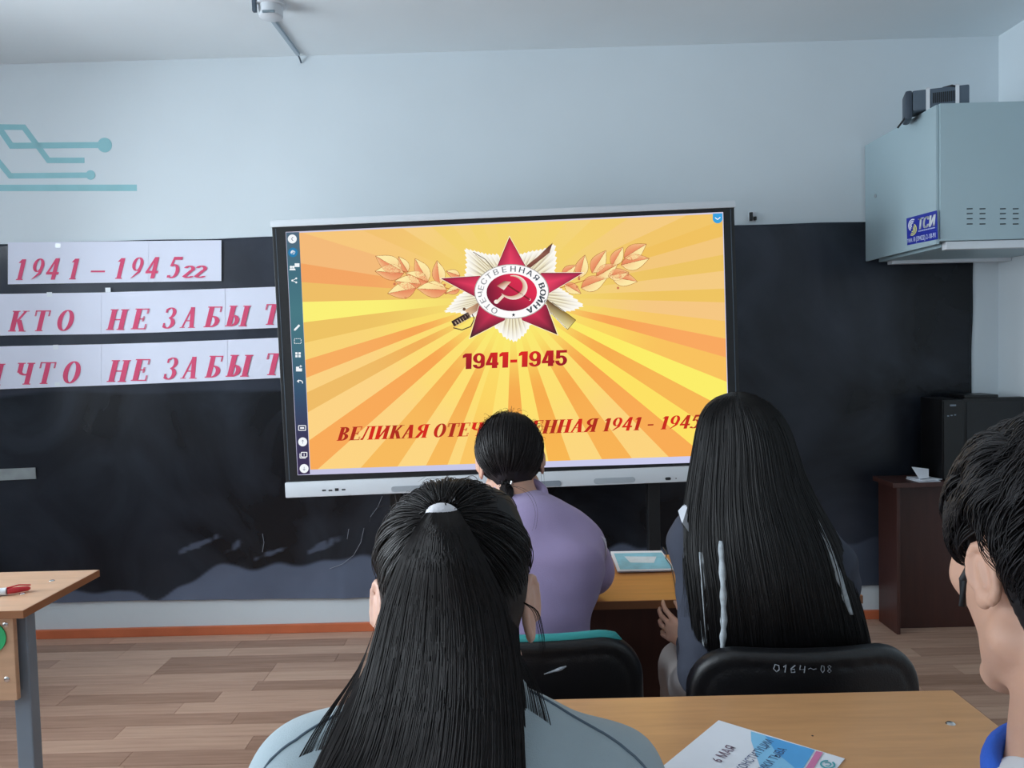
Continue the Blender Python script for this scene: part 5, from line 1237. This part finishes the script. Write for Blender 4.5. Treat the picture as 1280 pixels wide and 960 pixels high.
# pale jacket stripes that show between the locks: the hair parts over them
def stripe(pts, wpx, name):
    V = []; F = []; n = 26
    P = np.array(pts, float); t = np.linspace(0, len(P)-1, n); Q = np.stack([np.interp(t, range(len(P)), P[:, i]) for i in range(2)], 1)
    for k, (x, y) in enumerate(Q):
        hw = wpx/2*min(1, .15+2.2*math.sin(PI*min(.98, .04+k/(n-1)*.92)))*(1+.25*math.sin(k*1.3))
        for dx in (-hw, 0, hw):
            z = at(x, y, Y=1.63).z; yb = 1.63
            for _ in range(3):
                r = [np.interp(-z, -L3.A[:, 0], L3.A[:, i]) for i in range(6)]; cx, w_ = (r[1]+r[2])/2, (r[2]-r[1])/2; p = at(x+dx, y, Y=yb)
                u = max(-.97, min(.97, (p.x-cx)/w_)); yb = r[3]-r[4]*math.sqrt(1-u*u)-.0026; z = p.z
            V.append(at(x+dx, y, Y=yb)+Vector((0, -.002 if dx == 0 else 0, 0)))
    for k in range(n-1):
        for j in range(2): F.append((k*3+j, k*3+j+1, (k+1)*3+j+1, (k+1)*3+j))
    o = mesh_obj(name, V, F, mat('white_stripe_cloth', (158, 166, 172), .8, var=.25, scale=60), g3, True); s_ = o.modifiers.new('thickness', 'SOLIDIFY'); s_.thickness = .002; return o
stripe([(876, 690), (878, 740), (881, 790), (880, 812)], 8, 'jacket_stripe'); stripe([(901, 676), (904, 730), (905, 780), (903, 812)], 7, 'jacket_stripe'); stripe([(1019, 643), (1036, 684), (1052, 730), (1064, 768)], 9, 'jacket_stripe')
fly3 = []
for i in range(30):
    a = rg.uniform(.3, PI-.3); x, z = .492+.105*math.cos(a), 1.16+.128*math.sin(a); e = rg.normal(size=3)*.010
    fly3.append([(.492+(x-.492)*.93, 1.77, 1.16+(z-1.16)*.95), (x, 1.76, z), (x+.3*e[0]+.003*math.cos(a), 1.75, z+.2*e[2]), (x+.8*e[0], 1.75, z-.012)])
for i in range(26):
    x = .352+rg.uniform(-.012, .012); fly3.append([(.385, 1.74, 1.12), (.370, 1.71, 1.03), (x, 1.69, .95), (x+.006*rg.normal(), 1.68, .88), (x+.01*rg.normal(), 1.67, .82)])
HL3 = ([0, .8, 1.2, 1.5, PI], [.070, .050, .0, -.09, -.10])
add_hair('hair', [hair_cap(c3, R3, 1.0, .004, HL3), L3.solid(.965, 7), L3.strands(5200, .0009, -PI-.5, .5, (0, .05), (.90, 1), segs=26, jit=.03, seed=9, wave=.003), L3.strands(1200, .0013, -PI-.3, .3, (0, .3), (.8, 1), segs=26, jit=.045, seed=10), loose(fly3, .0006)], M_hair_d, g3)

# ------------------------------------------------------------------ short haired boy at the edge
J = dict(pel=(.505, .600, .555), chest=(.500, .640, .855), neck=(.482, .676, .982), head=(.510, .742, 1.178),
         shL=(.336, .670, .905), shR=(.660, .670, .895), elL=(.310, .74, .640), elR=(.69, .74, .640), wrL=(.44, .87, .655), wrR=(.57, .87, .655))
default_legs(J, .505, .60)
M_tee = mat('white_shirt_cloth', (222, 224, 230), .8)
R4 = headrot(3, -8, 2); S4 = 1.05
g4, top4 = person('boy with short black hair in a white shirt with a blue collar', J, R4, S4, skin_mat('tan_skin', (202, 158, 136)), ('shirt', M_tee), ('trousers', MATS['dark_blue_cloth']), M_dark,
                  h=.0030, g=.016, wide=1.08, fold=.004, seed=31, sleeve=0, es=.80, ea=-7)
ring_collar((.486, .683, 1.003), .072, .068, 16, .009, 'collar', mat('bright_blue_cloth', (44, 96, 204), .8, bump=.2, bscale=500), g4, 1.7)
c4 = V3(*J['head'])
HL4 = ([0, .5, .9, 1.2, 1.36, 1.45, 1.62, 1.74, 1.86, 2.0, 2.25, PI], [.070, .066, .050, .020, -.008, .032, .036, .034, -.004, -.052, -.076, -.086])
def short_hair(n, seed):
    rng = np.random.default_rng(seed); d = rand_dirs(n, HL4, -.002); crown = nrm(V3(.10, -.42, .90)); segs = 9
    cl = rand_dirs(260, HL4, 0); idx = (d @ cl.T).argmax(1); tang = d-crown[None]*(d @ crown)[:, None]; 
    flow = d*(d @ crown)[:, None]-crown[None]; flow /= np.linalg.norm(flow, axis=1, keepdims=True)+1e-6
    ct = cl[idx]; cf = rng.normal(size=(260, 3))*.22; flow = flow+cf[idx]+rng.normal(size=(n, 3))*.07; flow -= d*(flow*d).sum(1, keepdims=True); flow /= np.linalg.norm(flow, axis=1, keepdims=True)
    p = CRC+CRR*d; low = np.clip((.02-p[:, 2])/.09, 0, 1); L = (.050*(1-.62*low)*rng.uniform(.7, 1.25, n))[:, None]; lift = ((.014+.009*rng.uniform(0, 1, 260)[idx])*(1-.6*low))[:, None]
    u = np.linspace(0, 1, segs); P = np.zeros((n, segs, 3))
    for k, t in enumerate(u):
        ang = L/.09*t; dd = d*np.cos(ang)+flow*np.sin(ang); mid = ct*np.cos(ang)+flow*np.sin(ang); dd = dd*(1-.5*t)+mid*.5*t; dd /= np.linalg.norm(dd, axis=1, keepdims=True)
        off = .004+lift*np.sin(PI*min(1, t*.85+.06)); P[:, k] = on_skull(c4, R4, S4, dd, off)
    lc = ((P-c4) @ R4)/S4; ear = ((np.abs(lc[..., 0]) > .055) & (lc[..., 1] > -.026) & (lc[..., 1] < .014) & (lc[..., 2] < .024)) | ((lc[..., 1] > .005) & (lc[..., 2] < -.004))
    P = P[~ear.any(1)]; n = len(P)
    return strand_mesh(P, .0010*rng.uniform(.6, 1.3, (n, 1))*np.clip(np.linspace(1.3, .2, segs), 0, 1)[None])
add_hair('hair', [hair_cap(c4, R4, S4, .010, HL4, .0035), short_hair(9000, 3)], M_hair_b, g4)
T4 = lambda *p: Vector(c4+R4 @ (np.array(p)*S4))
eb = thing('earbud', 'black stick earbud in the left ear of the short haired boy', 'earbud', T4(-.082, .0, -.02))
MB().tube([T4(-.083, .010, .000), T4(-.086, .016, -.010), T4(-.085, .020, -.034)], [.0045, .0036, .0034], 12).build('stem', M_cable, eb, True)
MB().tube([T4(-.076, .003, .002), T4(-.083, .008, .002), T4(-.087, .010, .001)], [.006, .0065, .004], 14).build('tip', M_cable, eb, True)
